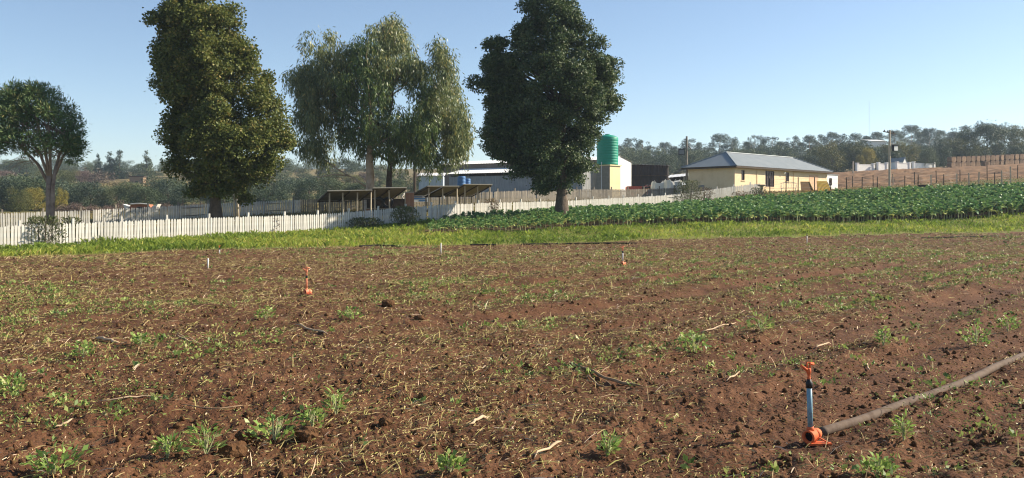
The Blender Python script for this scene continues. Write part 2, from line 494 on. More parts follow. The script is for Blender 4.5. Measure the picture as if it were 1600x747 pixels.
def profile_clumps(prof, n, rng, rmin, rmax, depth=.9, surf=.5):
    """clump centres in a crown whose outline is given as rows (z, xleft, xright)"""
    pr = np.array(prof, float)
    zs = pr[:, 0]
    wid = np.interp(np.linspace(zs[0], zs[-1], 200), zs, pr[:, 2] - pr[:, 1])
    cdf = np.cumsum(wid ** 1.6); cdf /= cdf[-1]
    out = []
    while len(out) < n:
        z = np.interp(rng.random(), cdf, np.linspace(zs[0], zs[-1], 200))
        l = np.interp(z, zs, pr[:, 1]); r = np.interp(z, zs, pr[:, 2])
        R = rng.uniform(rmin, rmax)
        c, w = (l + r) / 2, (r - l) / 2
        if w < .4: w = .4
        R = min(R, w * .8)
        t = rng.random() * 2 * math.pi
        q = rng.random() ** surf
        a = max(0, w - R * .85)
        x = c + a * q * math.cos(t)
        y = a * depth * q * math.sin(t)
        zz = min(max(z, zs[0] + R * .6), zs[-1] - R * .5)
        out.append((x, y, zz, R))
    return np.array(out)

def bough_clumps(prof, nb, rng, Rb, rs, per, surf=.36, depth=.9):
    bo = profile_clumps(prof, nb, rng, Rb[0], Rb[1], depth, surf)
    pr = np.array(prof, float)
    edge = []
    for z in np.linspace(pr[0, 0] + .5, pr[-1, 0] - .6, 19):
        l = np.interp(z, pr[:, 0], pr[:, 1]); r = np.interp(z, pr[:, 0], pr[:, 2])
        R = min(rng.uniform(Rb[0], Rb[1]) * .9, (r - l) * .45)
        zj = z + rng.normal() * .3
        edge += [(l + R * 1.3, rng.normal() * .7, zj, R), (r - R * 1.3, rng.normal() * .7, zj + rng.normal() * .3, R), ((l + r) / 2 + rng.normal() * .5, -(r - l) * .5 * depth + R * 1.3, zj, R)]
    bo[:, :2] *= .95
    bo = np.concatenate([bo, np.array(edge)])
    out = []
    for (x, y, z, R) in bo:
        u = unit(per, rng)
        u[:, 2] = np.where(u[:, 2] < -.55, -u[:, 2], u[:, 2])
        q = R * rng.uniform(.45, 1.08, per)
        for k in range(per):
            out.append((x + u[k, 0] * q[k], y + u[k, 1] * q[k], z + u[k, 2] * q[k] * .8, rng.uniform(*rs)))
    return bo, np.array(out)

def limbs(mb, base_r, top, clumps, rng, every=4, r0=.10, start=.25, lean=(0, 0), n=7, wob=.12, stem_end=None):
    """trunk to the top and limbs out to some of the clumps"""
    H_ = top
    pts, rad = [], []
    K = 9
    for i in range(K):
        t = i / (K - 1)
        pts.append((lean[0] * t * H_ + rng.normal() * wob * t, lean[1] * t * H_ + rng.normal() * wob * t, t * H_))
        fl = 1 + .55 * max(0, 1 - t * 9)
        rad.append(max(.03, base_r * fl * (1 - t) ** .8))
    mb.tube([(0, 0, -.3)] + pts, [rad[0] * 1.15] + rad, n)
    for c in clumps[::every]:
        zt = max(start * H_ * (0.8 + .4 * rng.random()), min(c[2] * .75, c[2] - math.hypot(c[0], c[1]) * .55))
        zt = min(zt, H_ * .92)
        t = zt / H_
        p0 = Vector((lean[0] * zt, lean[1] * zt, zt))
        p3 = Vector(c[:3])
        mid = p0.lerp(p3, .5) + Vector((rng.normal() * .2, rng.normal() * .2, .25 * rng.random()))
        rr = max(.025, min(r0, base_r * (1 - t) ** .8 * .6))
        mb.tube([p0, p0.lerp(mid, .5), mid, p3], [rr, rr * .8, rr * .55, rr * .2], 5, cap=False)
    return mb

# ------------------------------------------------------------------ THE GROUND, cut into soil, verge, crop bed, yard, hillside
NA, NR = 620, 500
ang = np.radians(np.linspace(-44, 44, NA + 1))
rad = 1.8 * (235 / 1.8) ** (np.arange(NR + 1) / NR)
RR, AA = np.meshgrid(rad, ang, indexing='ij')
GX, GY = RR * np.sin(AA), RR * np.cos(AA)
GZ = HF(GX, GY)
bumpy = np.clip((GY - 108) / 12, 0, 1) * np.clip((GX / np.maximum(GY, 1) - .33) * 20, 0, 1)
GZ = GZ + bumpy * (.55 * (vnoise(GX * .8, GY * .35, 40) - .5) + .35 * (vnoise(GX * 2.2, GY * 1.2, 41) - .5))
cx = .25 * (GX[:-1, :-1] + GX[1:, :-1] + GX[:-1, 1:] + GX[1:, 1:])
cy = .25 * (GY[:-1, :-1] + GY[1:, :-1] + GY[:-1, 1:] + GY[1:, 1:])
reg = np.full(cx.shape, 3)
fy, ey = fenceY(cx), edgeY(cx)
reg[cy < fy + .6] = 1
cB, cF_ = cropB(cx), cropF(cx)
incrop = (cx > -5.2) & (cy > cF_) & (cy < cB)
reg[incrop] = 2
reg[(cx > 24) & (cy > cB)] = 3
reg[cy < ey] = 0
reg[(cx / np.maximum(cy, 1) > .345) & (cy > 112 + 3 * (vnoise(cx * .2, cy * .2, 77) - .5))] = 4
ids = np.arange((NR + 1) * (NA + 1)).reshape(NR + 1, NA + 1)
quads = np.stack([ids[:-1, :-1], ids[:-1, 1:], ids[1:, 1:], ids[1:, :-1]], -1)
VV = np.stack([GX.ravel(), GY.ravel(), GZ.ravel()], -1)
for k, (nm, mk) in enumerate([('soil_field', 'soil'), ('grass_verge', 'verge'), ('crop_bed', 'cropsoil'), ('farmyard_ground', 'yard'), ('ploughed_hillside', 'plough')]):
    q = quads[reg == k]
    u, inv = np.unique(q, return_inverse=True)
    me = npmesh(nm, VV[u], inv.reshape(-1, 4)[:, ::-1], smooth=True)
    o = link(nm, me, M[mk]); tag(o, kind='structure')
# the land all round, out to the horizon; it dips under the fine sheet above
fa = np.radians(np.arange(0, 360, 2.0))
fr = np.concatenate([[0.5, 2, 6, 14, 30, 60, 100, 150, 200, 233, 234.9], np.geomspace(260, 1500, 18)])
FR, FA = np.meshgrid(fr, fa, indexing='ij')
FX, FY = FR * np.sin(FA), FR * np.cos(FA)
FZ = H(FX, FY)
inside = (FR < 234) & (np.cos(FA) > math.cos(math.radians(43.5)))
FZ = np.where(inside, FZ - .9, FZ) - np.where((FR >= 234) & (FR < 240), .03, 0)
fid = np.arange(FX.size).reshape(FX.shape)
fq = np.stack([fid[:-1], np.roll(fid, -1, 1)[:-1], np.roll(fid, -1, 1)[1:], fid[1:]], -1).reshape(-1, 4)
tag(link('ground', npmesh('ground', np.stack([FX.ravel(), FY.ravel(), FZ.ravel()], -1), fq[:, ::-1], smooth=True), M['ground']), kind='structure')

# ------------------------------------------------------------------ FIELD LITTER
def field_points(n, near=4.6, far=58, power=1.0, rng=RNG):
    """points in the view's wedge on the soil; power < 2 thins with distance"""
    u = rng.random(n)
    Z = (near ** power + u * (far ** power - near ** power)) ** (1 / power)
    X = (rng.random(n) * 1.36 - .68) * Z
    k = Z < edgeY(X) - .1
    return X[k], Z[k]

# crumbs and clods of soil
X, Y = field_points(42000, power=.45)
sz = (.004 + .017 * RNG.random(len(X)) ** 6) * (1 + Y / 45)
ico = MB()
tphi = (1 + 5 ** .5) / 2
icoV = np.array([(-1, tphi, 0), (1, tphi, 0), (-1, -tphi, 0), (1, -tphi, 0), (0, -1, tphi), (0, 1, tphi), (0, -1, -tphi), (0, 1, -tphi), (tphi, 0, -1), (tphi, 0, 1), (-tphi, 0, -1), (-tphi, 0, 1)]) / 1.9
icoF = np.array([(0, 11, 5), (0, 5, 1), (0, 1, 7), (0, 7, 10), (0, 10, 11), (1, 5, 9), (5, 11, 4), (11, 10, 2), (10, 7, 6), (7, 1, 8), (3, 9, 4), (3, 4, 2), (3, 2, 6), (3, 6, 8), (3, 8, 9), (4, 9, 5), (2, 4, 11), (6, 2, 10), (8, 6, 7), (9, 8, 1)])
n = len(X)
V = icoV[None] * (sz[:, None, None] * (.6 + .8 * RNG.random((n, 12, 1)))) * (1 + .5 * RNG.random((n, 1, 3)))
V += np.stack([X, Y, HF(X, Y) + sz * .25], -1)[:, None, :]
Q = (icoF[None] + 12 * np.arange(n)[:, None, None]).reshape(-1, 3)
tag(link('soil_crumbs', npmesh('soil_crumbs', V.reshape(-1, 3), Q), M['clod']), kind='stuff')

# straw and stubble: thin bent strips
def strips(X, Y, Z, L, W, az, tilt, curl, v):
    n = len(X)
    d = np.stack([np.cos(az) * np.cos(tilt), np.sin(az) * np.cos(tilt), np.sin(tilt)], -1)
    s = np.stack([-np.sin(az), np.cos(az), np.zeros(n)], -1)
    c = np.stack([X, Y, Z], -1)
    up = np.zeros((n, 3)); up[:, 2] = 1
    rows = []
    for t, w in ((0, .8), (.5, 1), (1, .35)):
        p = c + d * (L * t)[:, None] + s * (curl * (t * t))[:, None] + up * (L * .06 * math.sin(math.pi * t))[:, None]
        tw = s * .8 + up * .6
        rows += [p + tw * (W * w * .5)[:, None], p - tw * (W * w * .5)[:, None]]
    V = np.stack(rows, 1).reshape(-1, 3)
    b = 6 * np.arange(n)[:, None]
    Q = np.concatenate([b + np.array([0, 1, 3, 2]), b + np.array([2, 3, 5, 4])], 1).reshape(-1, 4)
    return V, Q, np.repeat(v, 2)
X, Y = field_points(520000, power=.85)
dens = .35 + 1.1 * vnoise(X * .28, Y * .28, 51) ** 1.5 + .5 * (vnoise(X * 1.7, Y * 1.7, 52) - .4)
dens *= (1 - .95 * bare(X, Y))
band = np.zeros(len(X))
for b_ in (-5.9, -8.4, -10.6, -12.7, -15.0):
    band = np.maximum(band, np.exp(-((rowp(X, Y) - b_) / .38) ** 2))
dens *= 1 + 1.1 * band * np.clip((RD[0] * X + RD[1] * Y + .55 * rowp(X, Y) - 1.5) / 5, 0, 1)
dens *= np.where(rowp(X, Y) > -4.3, .45, .85)
k = RNG.random(len(X)) < dens
X, Y = X[k], Y[k]
n = len(X)
L = (.010 + .020 * RNG.random(n) + .13 * RNG.random(n) ** 14) * (1 + Y / 24)
W = (.0025 + .0032 * RNG.random(n)) * (1 + Y / 14)
v = np.clip(RNG.normal(.47, .24, n), 0, 1)
V, Q, vq = strips(X, Y, HF(X, Y) + .008, L, W, RNG.random(n) * 2 * math.pi, RNG.random(n) ** 2 * .8 - .05, L * RNG.normal(0, .13, n), v)
tag(link('straw_litter', npmesh('straw_litter', V, Q, vq), M['straw']), kind='stuff')

# seedlings and small weeds: little rosettes, in patches
X, Y = field_points(46000, power=.85)
dens = np.clip(2.4 * (vnoise(X * .55, Y * .55, 61) - .42) + 1.6 * (vnoise(X * .13, Y * .13, 62) - .45), .05, 1)
band = np.zeros(len(X))
for b_ in (-5.9, -8.4, -10.6, -12.7, -15.0):
    band = np.maximum(band, np.exp(-((rowp(X, Y) - b_) / .38) ** 2))
dens *= 1 + 1.6 * band * np.clip((RD[0] * X + RD[1] * Y + .55 * rowp(X, Y) - 1.5) / 5, 0, 1)
dens *= (1 - .95 * bare(X, Y)) * np.where(Y > 22, .6, 1)
k = RNG.random(len(X)) < dens
X, Y = X[k], Y[k]
n = len(X)
m_ = 6
hx = HF(X, Y)
big = .32 + .85 * RNG.random(n) ** 4
idx = np.repeat(np.arange(n), m_)
az = RNG.random(n * m_) * 2 * math.pi
el = RNG.random(n * m_) * 1.1 + .1
D = np.stack([np.cos(az) * np.cos(el), np.sin(az) * np.cos(el), np.sin(el)], -1)
C = np.stack([X, Y, hx], -1)[idx] + D * (.012 * big[idx])[:, None] + RNG.normal(size=(n * m_, 3)) * np.array([.022, .022, .006]) * (1 + Y[idx] / 25)[:, None] + np.array([0, 0, .02])
Ls = (.025 + .03 * RNG.random(n * m_)) * big[idx] * (1 + Y[idx] / 28)
V, Q = leaves(C, D, Ls, Ls * .55, RNG)
v = np.clip(RNG.normal(.5, .2, n)[idx] + RNG.normal(0, .15, n * m_), 0, 1)
tag(link('weed_seedlings', npmesh('weed_seedlings', V, Q, v), M['seedling']), kind='stuff')

# weed clumps one can point at
def weed_clump(px, py, wpx, hpx, label, n=95):
    x, y, z = G(px, py, True)
    s = y / F
    R, Ht = wpx * s * .5, hpx * s
    rng = np.random.default_rng(int(px * 7 + py))
    root = empty('weed_clump', (x, y, z), 0, label, 'weed', 'weed clumps growing on the bare field')
    az = rng.random(n) * 6.283; q = rng.random(n) ** .6
    hh = rng.random(n)
    C = np.stack([np.cos(az) * R * q * .8, np.sin(az) * R * q * .8, .02 + Ht * hh * (1 - .45 * q)], -1)
    D = np.stack([np.cos(az), np.sin(az), .25 + rng.random(n) * .8], -1) + rng.normal(size=(n, 3)) * .4
    narrow = any(w_ in label for w_ in ('stringy', 'sparse', 'tall thin', 'upright narrow', 'loose'))
    Ls = (.03 + .05 * rng.random(n)) * (.55 + R * 2.0) * (1.5 if narrow else 1)
    C[:, :2] += rng.normal(0, R * .16, (n, 2))
    V, Q = leaves(C, D, Ls, Ls * (.24 if narrow else .6), rng)
    link('leaves', npmesh('leaves', V, Q, np.clip(rng.normal(.5, .25, n), 0, 1)), M['weed'], root)
    mb = MB()
    for a in range(7):
        t = rng.random() * 6.28; r = R * .6 * rng.random()
        mb.tube([(0, 0, -.02), (math.cos(t) * r * .6, math.sin(t) * r * .6, Ht * .4), (math.cos(t) * r, math.sin(t) * r, Ht * .75)], [.005, .004, .002], 4, False)
    mb.obj('stem', M['stalk'], root)
for a in [(1525, 540, 44, 36, 'round bushy green weed clump just above the grey pipe at the right'),
          (1575, 518, 30, 26, 'smaller weed clump right of and behind the round bushy one'),
          (428, 690, 70, 48, 'wide leafy yellow-green weed clump left of centre near the dark soil clods'),
          (488, 672, 40, 36, 'small leafy weed clump touching the right of the wide yellow-green one'),
          (322, 712, 56, 46, 'loose weed clump with dark blue-green leaf left of the reddish soil clod'),
          (262, 715, 40, 34, 'low weed clump just left of the loose one beside the reddish clod'),
          (525, 648, 32, 42, 'upright narrow weed clump standing alone in the middle foreground'),
          (85, 745, 90, 44, 'broad low weed patch in the bottom left corner of the field'),
          (1372, 748, 54, 30, 'cut off weed clump at the bottom edge below the orange coupling'),
          (1412, 690, 24, 36, 'tall thin weed with pale leaves just below the grey pipe'),
          (1085, 552, 50, 38, 'open pale weed clump upper right of the broken dark branch'),
          (220, 540, 34, 20, 'small weed clump beside the flat pale husk'),
          (130, 560, 36, 24, 'small weed clump left of the flat pale husk'),
          (705, 745, 44, 24, 'weed clump with rounded leaves at the bottom edge in the middle'),
          (20, 615, 40, 26, 'weed clump at the far left edge of the field'),
          (950, 715, 30, 34, 'sparse weed at the tip of the pale split stalk'),
          (548, 500, 40, 20, 'flat weed clump in the middle distance below the orange sprinkler'),
          (1380, 540, 26, 26, 'pair of leaf tufts between the blue riser and the round bushy clump'),
          (1190, 520, 46, 24, 'stringy weed clump straight behind the near blue riser'),
          (415, 500, 36, 20, 'little weed clump below and left of the orange sprinkler')]:
    weed_clump(*a)

# large soil clods
def clod(px, py, wpx, label):
    x, y, z = G(px, py, True)
    r = wpx * y / F * .5
    rng = np.random.default_rng(int(px + py))
    import bmesh
    bm = bmesh.new()
    bmesh.ops.create_icosphere(bm, subdivisions=3, radius=1)
    for vv in bm.verts:
        c = vv.co
        k = 1 + .35 * (vnoise(np.array([c.x * 1.7 + px]), np.array([c.y * 1.7 + c.z * 2.1]), 3)[0] - .5) + .3 * (vnoise(np.array([c.x * 4 + px]), np.array([c.y * 4 + c.z * 4.7]), 4)[0] - .5)
        vv.co = Vector((c.x * r * k, c.y * r * .9 * k, c.z * r * .72 * k))
    me = bpy.data.meshes.new('soil_clod'); bm.to_mesh(me); bm.free()
    o = link('soil_clod', me, M['clod'], None, (x, y, z + r * .35))
    tag(o, label, 'clod', 'large soil clods')
for a in [(362, 715, 46, 'large reddish soil clod right of the loose weed clump'), (383, 690, 30, 'dark round soil clod just behind the large reddish one'),
          (480, 690, 34, 'rough brown clod below the small leafy weed clump'), (660, 624, 16, 'pointed dark clod left of centre foreground'),
          (826, 575, 13, 'upright dark clod in the centre of the field'), (602, 665, 22, 'black clod in the middle foreground below the upright weed'),
          (656, 500, 16, 'dark clod in the middle distance right of the orange sprinkler'), (606, 478, 20, 'dark crumbly clod nearest the orange sprinkler on its right')]:
    clod(*a)

# dead stalks, husks and sticks
def stick(name, pxs, wid, mk, label, cat, flat=.5, lift=.015):
    pts = []
    for (px, py) in pxs:
        x, y, z = G(px, py, True)
        pts.append(Vector((x, y, z + lift)))
    o0 = pts[0].copy()
    w = wid * o0.y / F * .34
    q_ = []
    for i in range(len(pts) - 1):
        for t in (0, .33, .66):
            p = pts[i].lerp(pts[i + 1], t); q_.append(p)
    pts = q_ + [pts[-1]]
    for p in pts[1:-1]:
        p.x += random.gauss(0, w * .45); p.y += random.gauss(0, w * .6); p.z = max(hf(p.x, p.y), p.z - .02) + lift + abs(random.gauss(0, w * .5))
    k = len(pts)
    mb = MB().tube([p - o0 for p in pts], [w * (random.uniform(.55, .9) if 0 < i < k - 1 else .3) for i in range(k)], 6)
    o = mb.obj(name, M[mk], None, True, o0)
    tag(o, label, cat, 'dead stalks lying on the field')
M['husk'] = mat('dry_husk', (.42, .29, .18), .8, [(.54, .40, .26)], 30)
M['deadstick'] = mat('dead_stick', (.17, .105, .065), .95, [(.34, .24, .15)], 30, .1)
stick('dead_branch', [(890, 568), (925, 585), (960, 600), (1004, 611)], 9, 'deadstick', 'broken dark branch lying in the centre right of the field', 'branch')
stick('dead_branch', [(918, 590), (935, 606), (945, 610)], 6, 'deadstick', 'short dark fork beside the broken branch', 'branch')
stick('dry_husk', [(150, 530), (168, 536), (186, 538)], 10, 'husk', 'flat pale husk on the left of the field', 'husk')
stick('dry_stalk', [(835, 722), (856, 708), (877, 695)], 9, 'husk', 'pale split stalk leaning near the bottom centre', 'stalk')
stick('dry_stalk', [(733, 668), (748, 660), (765, 655)], 10, 'husk', 'pale leaf-like husk in the middle foreground', 'stalk')
stick('dry_stalk', [(277, 525), (294, 536), (314, 541)], 5, 'husk', 'curved tan stalk right of the flat pale husk', 'stalk')
stick('dry_stalk', [(155, 631), (190, 628), (225, 622), (262, 624)], 5, 'husk', 'long thin tan stalk lying level in the left foreground', 'stalk')
stick('dry_stalk', [(283, 641), (330, 642), (380, 638)], 5, 'deadstick', 'long dark thin stalk right of the long tan one', 'stalk')
stick('dry_stalk', [(460, 510), (490, 518), (512, 525)], 5, 'husk', 'tan stalk in the middle distance below the orange sprinkler', 'stalk')
stick('dry_stalk', [(275, 523), (290, 528), (312, 541)], 3, 'husk', 'thin twig beside the curved tan stalk', 'stalk')
stick('dry_stalk', [(85, 672), (100, 668), (114, 661)], 7, 'husk', 'short pale stalk on the left foreground edge', 'stalk')
stick('dry_stalk', [(1135, 598), (1148, 590), (1156, 583)], 6, 'husk', 'short pale stalk left of the near blue riser', 'stalk')
stick('dry_stalk', [(1275, 545), (1288, 541), (1298, 540)], 6, 'husk', 'pale straw piece up and right of the orange sprinkler head', 'stalk')
stick('dry_stalk', [(1355, 573), (1357, 579), (1358, 583)], 5, 'husk', 'tiny pale upright straw right of the blue riser', 'stalk')
stick('dry_stalk', [(1096, 521), (1120, 514), (1150, 508)], 5, 'husk', 'tan stalk behind the open pale weed clump', 'stalk')

# ------------------------------------------------------------------ VERGE GRASS
def blades(X, Y, Z, Hh, Wd, v, rng, lean=.5):
    n = len(X)
    az = rng.random(n) * 6.283
    s = np.stack([np.cos(az), np.sin(az), np.zeros(n)], -1)
    l = np.stack([rng.normal(size=n) * lean, rng.normal(size=n) * lean, np.ones(n)], -1)
    c = np.stack([X, Y, Z], -1)
    bend = np.stack([rng.normal(size=n), rng.normal(size=n), -.3 * np.ones(n)], -1) * .25
    V = np.stack([c - s * Wd[:, None] * .5, c + s * Wd[:, None] * .5,
                  c + l * Hh[:, None] * .6 + s * Wd[:, None] * .4,
                  c + (l + bend) * Hh[:, None]], 1).reshape(-1, 3)
    return V, np.arange(4 * n).reshape(n, 4), v
n = 210000
Y = 30 + 50 * RNG.random(n)
X = (RNG.random(n) * 1.34 - .67) * Y
inv = (Y > edgeY(X)) & (Y < np.where(X > -5.2, cropF(X) + .6, fenceY(X) + .25))
X, Y = X[inv], Y[inv]
d = Y - edgeY(X)
tall = .45 + .6 * vnoise(X * .5, Y * .5, 71) + .8 * vnoise(X * 1.3, Y * 1.3, 74) ** 2.2
pat = vnoise(X * .22, Y * .3, 72)
keep = RNG.random(len(X)) < np.clip(.25 + d * .6, 0, 1)
X, Y, tall, pat, d = X[keep], Y[keep], tall[keep], pat[keep], d[keep]
n = len(X)
v = np.clip(.24 + .62 * (pat - .3) + RNG.normal(0, .19, n) + .10 * (vnoise(X * .9, Y * .9, 73) - .5), 0, 1)
V, Q, v = blades(X, Y, H(X, Y) - .02, (.12 + .16 * RNG.random(n)) * tall, .018 + .02 * RNG.random(n), v, RNG)
tag(link('verge_grass', npmesh('verge_grass', V, Q, v), M['grass']), kind='stuff')
print('grass', n)
# dry grass of the yard, in front of the house and along the fences
n = 90000
Y = 55 + 75 * RNG.random(n)
X = (RNG.random(n) * 1.3 - .65) * Y
inv = (Y > fenceY(X) + .5) & (Y < 118)
inv |= (X > -4) & (Y > cropB(X)) & (Y < 116)
X, Y = X[inv], Y[inv]
n = len(X)
v = np.clip(.45 + RNG.normal(0, .25, n), 0, 1)
V, Q, v = blades(X, Y, H(X, Y) - .02, .10 + .16 * RNG.random(n), .02 + .03 * RNG.random(n), v, RNG)
tag(link('yard_grass', npmesh('yard_grass', V, Q, v), M['drygrass']), kind='stuff')

# ------------------------------------------------------------------ KALE
def kale_mesh(seed, nl=14):
    rng = np.random.default_rng(seed)
    V, Q, v = [], [], []
    for i in range(nl):
        az = i * 2.4 + rng.normal() * .3
        lvl = i / nl
        z0 = .33 + .30 * lvl
        L = (.36 - .14 * lvl) * rng.uniform(.8, 1.2)
        W = L * rng.uniform(.55, .75)
        el = .15 + 1.05 * lvl + rng.normal() * .15
        r = .03
        base = len(V)
        pos = np.array([math.cos(az) * r, math.sin(az) * r, z0])
        e = el + .35
        sd = np.array([-math.sin(az), math.cos(az), 0])
        for j, (ww) in enumerate((.12, .8, 1.0, .35)):
            cup = .22 * ww
            V += [pos + sd * W * .5 * ww + np.array([0, 0, cup * W]), pos.copy(), pos - sd * W * .5 * ww + np.array([0, 0, cup * W * rng.uniform(.2, 1.2)])]
            stp = L / 3
            pos = pos + np.array([math.cos(az) * math.cos(e), math.sin(az) * math.cos(e), math.sin(e)]) * stp
            e -= .45 + .25 * rng.random()
        val = min(.94, max(0, rng.normal(.52, .30)))
        if lvl < .2 and rng.random() < .35: val = .97
        for j in range(3):
            for k in range(2):
                Q.append((base + 3 * j + k, base + 3 * j + k + 1, base + 3 * j + k + 4, base + 3 * j + k + 3))
                v.append(val)
    return np.array(V), np.array(Q), np.array(v)
KM = [kale_mesh(100 + i) for i in range(6)]
kale_me = []
for i, (V, Q, v) in enumerate(KM):
    me = npmesh('kale_plant', V, Q, v, smooth=True); me.materials.append(M['kale']); kale_me.append(me)
stalk_me = []
for i in range(3):
    mb = MB().tube([(0, 0, -.05), (.015 * i - .015, .01, .25), (0, 0, .56)], [.030, .027, .016], 5)
    me = mb.mesh('stalk'); me.materials.append(M['stalk']); stalk_me.append(me)
spots = []
for row in np.arange(-52, 90, .62):        # rows along RD
    for t in np.arange(20, 120, .42):
        spots.append((row, t))
spots = np.array(spots)
spots += RNG.normal(0, .07, spots.shape)
sx = RD[1] * spots[:, 0] + RD[0] * spots[:, 1]
sy = -RD[0] * spots[:, 0] + RD[1] * spots[:, 1]
k = (sx > -5.0) & (sy > cropF(sx)) & (sy < cropB(sx)) & (np.abs(sx) < .63 * sy) & (RNG.random(len(sx)) < .93)
sx, sy = sx[k], sy[k]
tr4 = np.array(P(877, 61.5)[:2])
k = np.hypot(sx - tr4[0], sy - tr4[1]) > .6
sx, sy = sx[k], sy[k]
depth_in = sy - cropF(sx)
near = np.argsort(depth_in * 1.0 + .02 * sy)
sh = H(sx, sy)
scl = np.interp(sx / sy, [-.1, 0, .1, .2, .57], [.62, .72, .9, 1.05, 1.2]) * RNG.uniform(.8, 1.2, len(sx))
rot = RNG.random(len(sx)) * 6.283
for i in near[:300]:
    o = link('kale_plant', kale_me[i % 6], None, None, (sx[i], sy[i], sh[i]), rot[i])
    o.scale = (scl[i],) * 3
    tag(o, 'dark blue-green leafy kale plant in the front rows above the grass verge', 'kale plant', 'kale plants in the front rows of the crop')
    link('stalk', stalk_me[i % 3], None, o)
rest = near[300:]
Vs, Qs, vs = [], [], []
off = 0
for j in range(6):
    sel = rest[j::6]
    V, Q, v = KM[j]
    ca, sa = np.cos(rot[sel]), np.sin(rot[sel])
    x = (V[None, :, 0] * ca[:, None] - V[None, :, 1] * sa[:, None]) * scl[sel][:, None] + sx[sel][:, None]
    y = (V[None, :, 0] * sa[:, None] + V[None, :, 1] * ca[:, None]) * scl[sel][:, None] + sy[sel][:, None]
    z = V[None, :, 2] * scl[sel][:, None] + sh[sel][:, None]
    Vs.append(np.stack([x, y, z], -1).reshape(-1, 3))
    Qs.append((Q[None] + (off + len(V) * np.arange(len(sel)))[:, None, None]).reshape(-1, 4))
    vs.append(np.tile(v, len(sel)))
    off += len(V) * len(sel)
tag(link('kale_rows', npmesh('kale_rows', np.concatenate(Vs), np.concatenate(Qs), np.concatenate(vs), True), M['kale']), kind='stuff')
print('kale', len(sx))

# ------------------------------------------------------------------ SPRINKLERS AND PIPES
def ring(mb, c, axis, ro, ri, ln, n=20):
    a = Vector(axis).normalized()
    u = a.orthogonal().normalized(); w = a.cross(u)
    vs, fs = [], []
    for (r, t) in ((ri, 0), (ro * .97, 0), (ro, .08), (ro, .92), (ro * .97, 1), (ri, 1)):
        for k in range(n):
            q = 2 * math.pi * k / n
            vs.append(Vector(c) + a * (t - .5) * ln + (u * math.cos(q) + w * math.sin(q)) * r)
    for i in range(6):
        j = (i + 1) % 6
        for k in range(n):
            fs.append((i * n + k, i * n + (k + 1) % n, j * n + (k + 1) % n, j * n + k))
    return mb.add(vs, fs)

def sprinkler_head(root, z, mk, s=1.0, yaw=0.0):
    """impact sprinkler: body, slanted nozzle, swing arm"""
    c, q = math.cos(yaw), math.sin(yaw)
    r = lambda x, y, zz: (x * c - y * q, x * q + y * c, z + zz)
    hb = MB().lathe([(.0, 0), (.013 * s, 0), (.014 * s, .02 * s), (.010 * s, .026 * s), (.012 * s, .05 * s), (.017 * s, .055 * s), (.017 * s, .085 * s), (.009 * s, .09 * s), (0, .09 * s)], 12, (0, 0, z))
    hd = hb.obj('sprinkler_head', M[mk], root, True)
    MB().tube([r(0, 0, .068 * s), r(-.03 * s, 0, .088 * s), r(-.062 * s, 0, .112 * s)], [.013 * s, .011 * s, .009 * s], 8).obj('nozzle', M[mk], hd, True)
    am = MB()
    am.tube([r(.012 * s, 0, .085 * s), r(.012 * s, 0, .128 * s), r(-.012 * s, 0, .132 * s), r(-.012 * s, 0, .088 * s)], [.007 * s] * 4, 6)
    am.tube([r(.0, .0, .13 * s), r(.02 * s, .01 * s, .118 * s), r(.05 * s, .012 * s, .112 * s)], [.006 * s, .007 * s, .011 * s], 6)
    am.obj('swing_arm', M[mk], hd, True)
    return hd

def sprinkler(px, py, tall, riser, label, base=True, head=True, rr=.019, tilt=(0, 0), headmat='orange', basemat='orange', hs=1.0, wide=1.0):
    x, y, z = G(px, py, True)
    root = empty('sprinkler', (x, y, z), 0, label, 'sprinkler', 'irrigation sprinklers standing on the field')
    root.rotation_euler = (tilt[0], tilt[1], 0)
    d = Vector((RD[0], RD[1], 0))
    if base:
        cp = ring(MB(), (0, 0, .058), d, .047 * wide, .034 * wide, .085)
        cp.tube([(0, 0, .095), (0, 0, .125)], [.027, .024], 14)
        cp.tube([d * .03 + Vector((.012, -.01, .058)), d * .10 + Vector((.0, 0, .058))], [.040, .038], 14)
        cpo = cp.obj('coupling', M[basemat], root, True)
        MB().tube([Vector((0, 0, .058)) - d * .012, Vector((0, 0, .058)) + d * .02], .0355 * wide, 16).obj('bore_shade_plug', M['dark'], cpo)  # solid black plug stands in for the shade inside the open coupling
        ft = MB()
        ft.box(-.035 * wide, .13 * wide, -.055, -.02, .002, .016)
        ft.box(-.03 * wide, .11 * wide, -.02, .03, .004, .012)
        ft.tube([(.12 * wide, -.035, .01), (.05, -.02, .05)], [.006, .006], 5)
        ft.obj('foot_plate', M[basemat], root)
    hz_ = .135 * hs if head else 0
    z1 = tall - hz_
    MB().tube([(0, 0, .11 if base else -.05), (0, 0, z1 - (.045 if head else 0))], rr, 14).obj('riser', M[riser], root, True)
    if head:
        MB().lathe([(0, z1 - .05), (rr * 1.25, z1 - .05), (rr * 1.3, z1 - .012), (rr * .9, z1 - .004), (rr * .8, z1 + .012), (0, z1 + .012)], 14).obj('connector', M['black'], root, True)
        sprinkler_head(root, z1, headmat, hs, .3)
    return root
sprinkler(1267, 694, .585, 'blueriser', 'near orange sprinkler on a blue-grey riser at the end of the grey pipe', tilt=(0, -.03), hs=1.0)
sprinkler(479, 462, .56, 'salmon', 'faded all-orange sprinkler with a wide base, alone in the middle left of the field', rr=.017, hs=1.3, wide=1.05, headmat='salmon', basemat='salmon')
sprinkler(973, 415, .58, 'whiteriser', 'sprinkler with white riser and orange head beside the straw patch, centre right', rr=.019, hs=1.2, headmat='salmon', basemat='salmon')
sprinkler(325, 420, .30, 'whiteriser', 'short bare white riser at the far left of the field', False, False, .022)
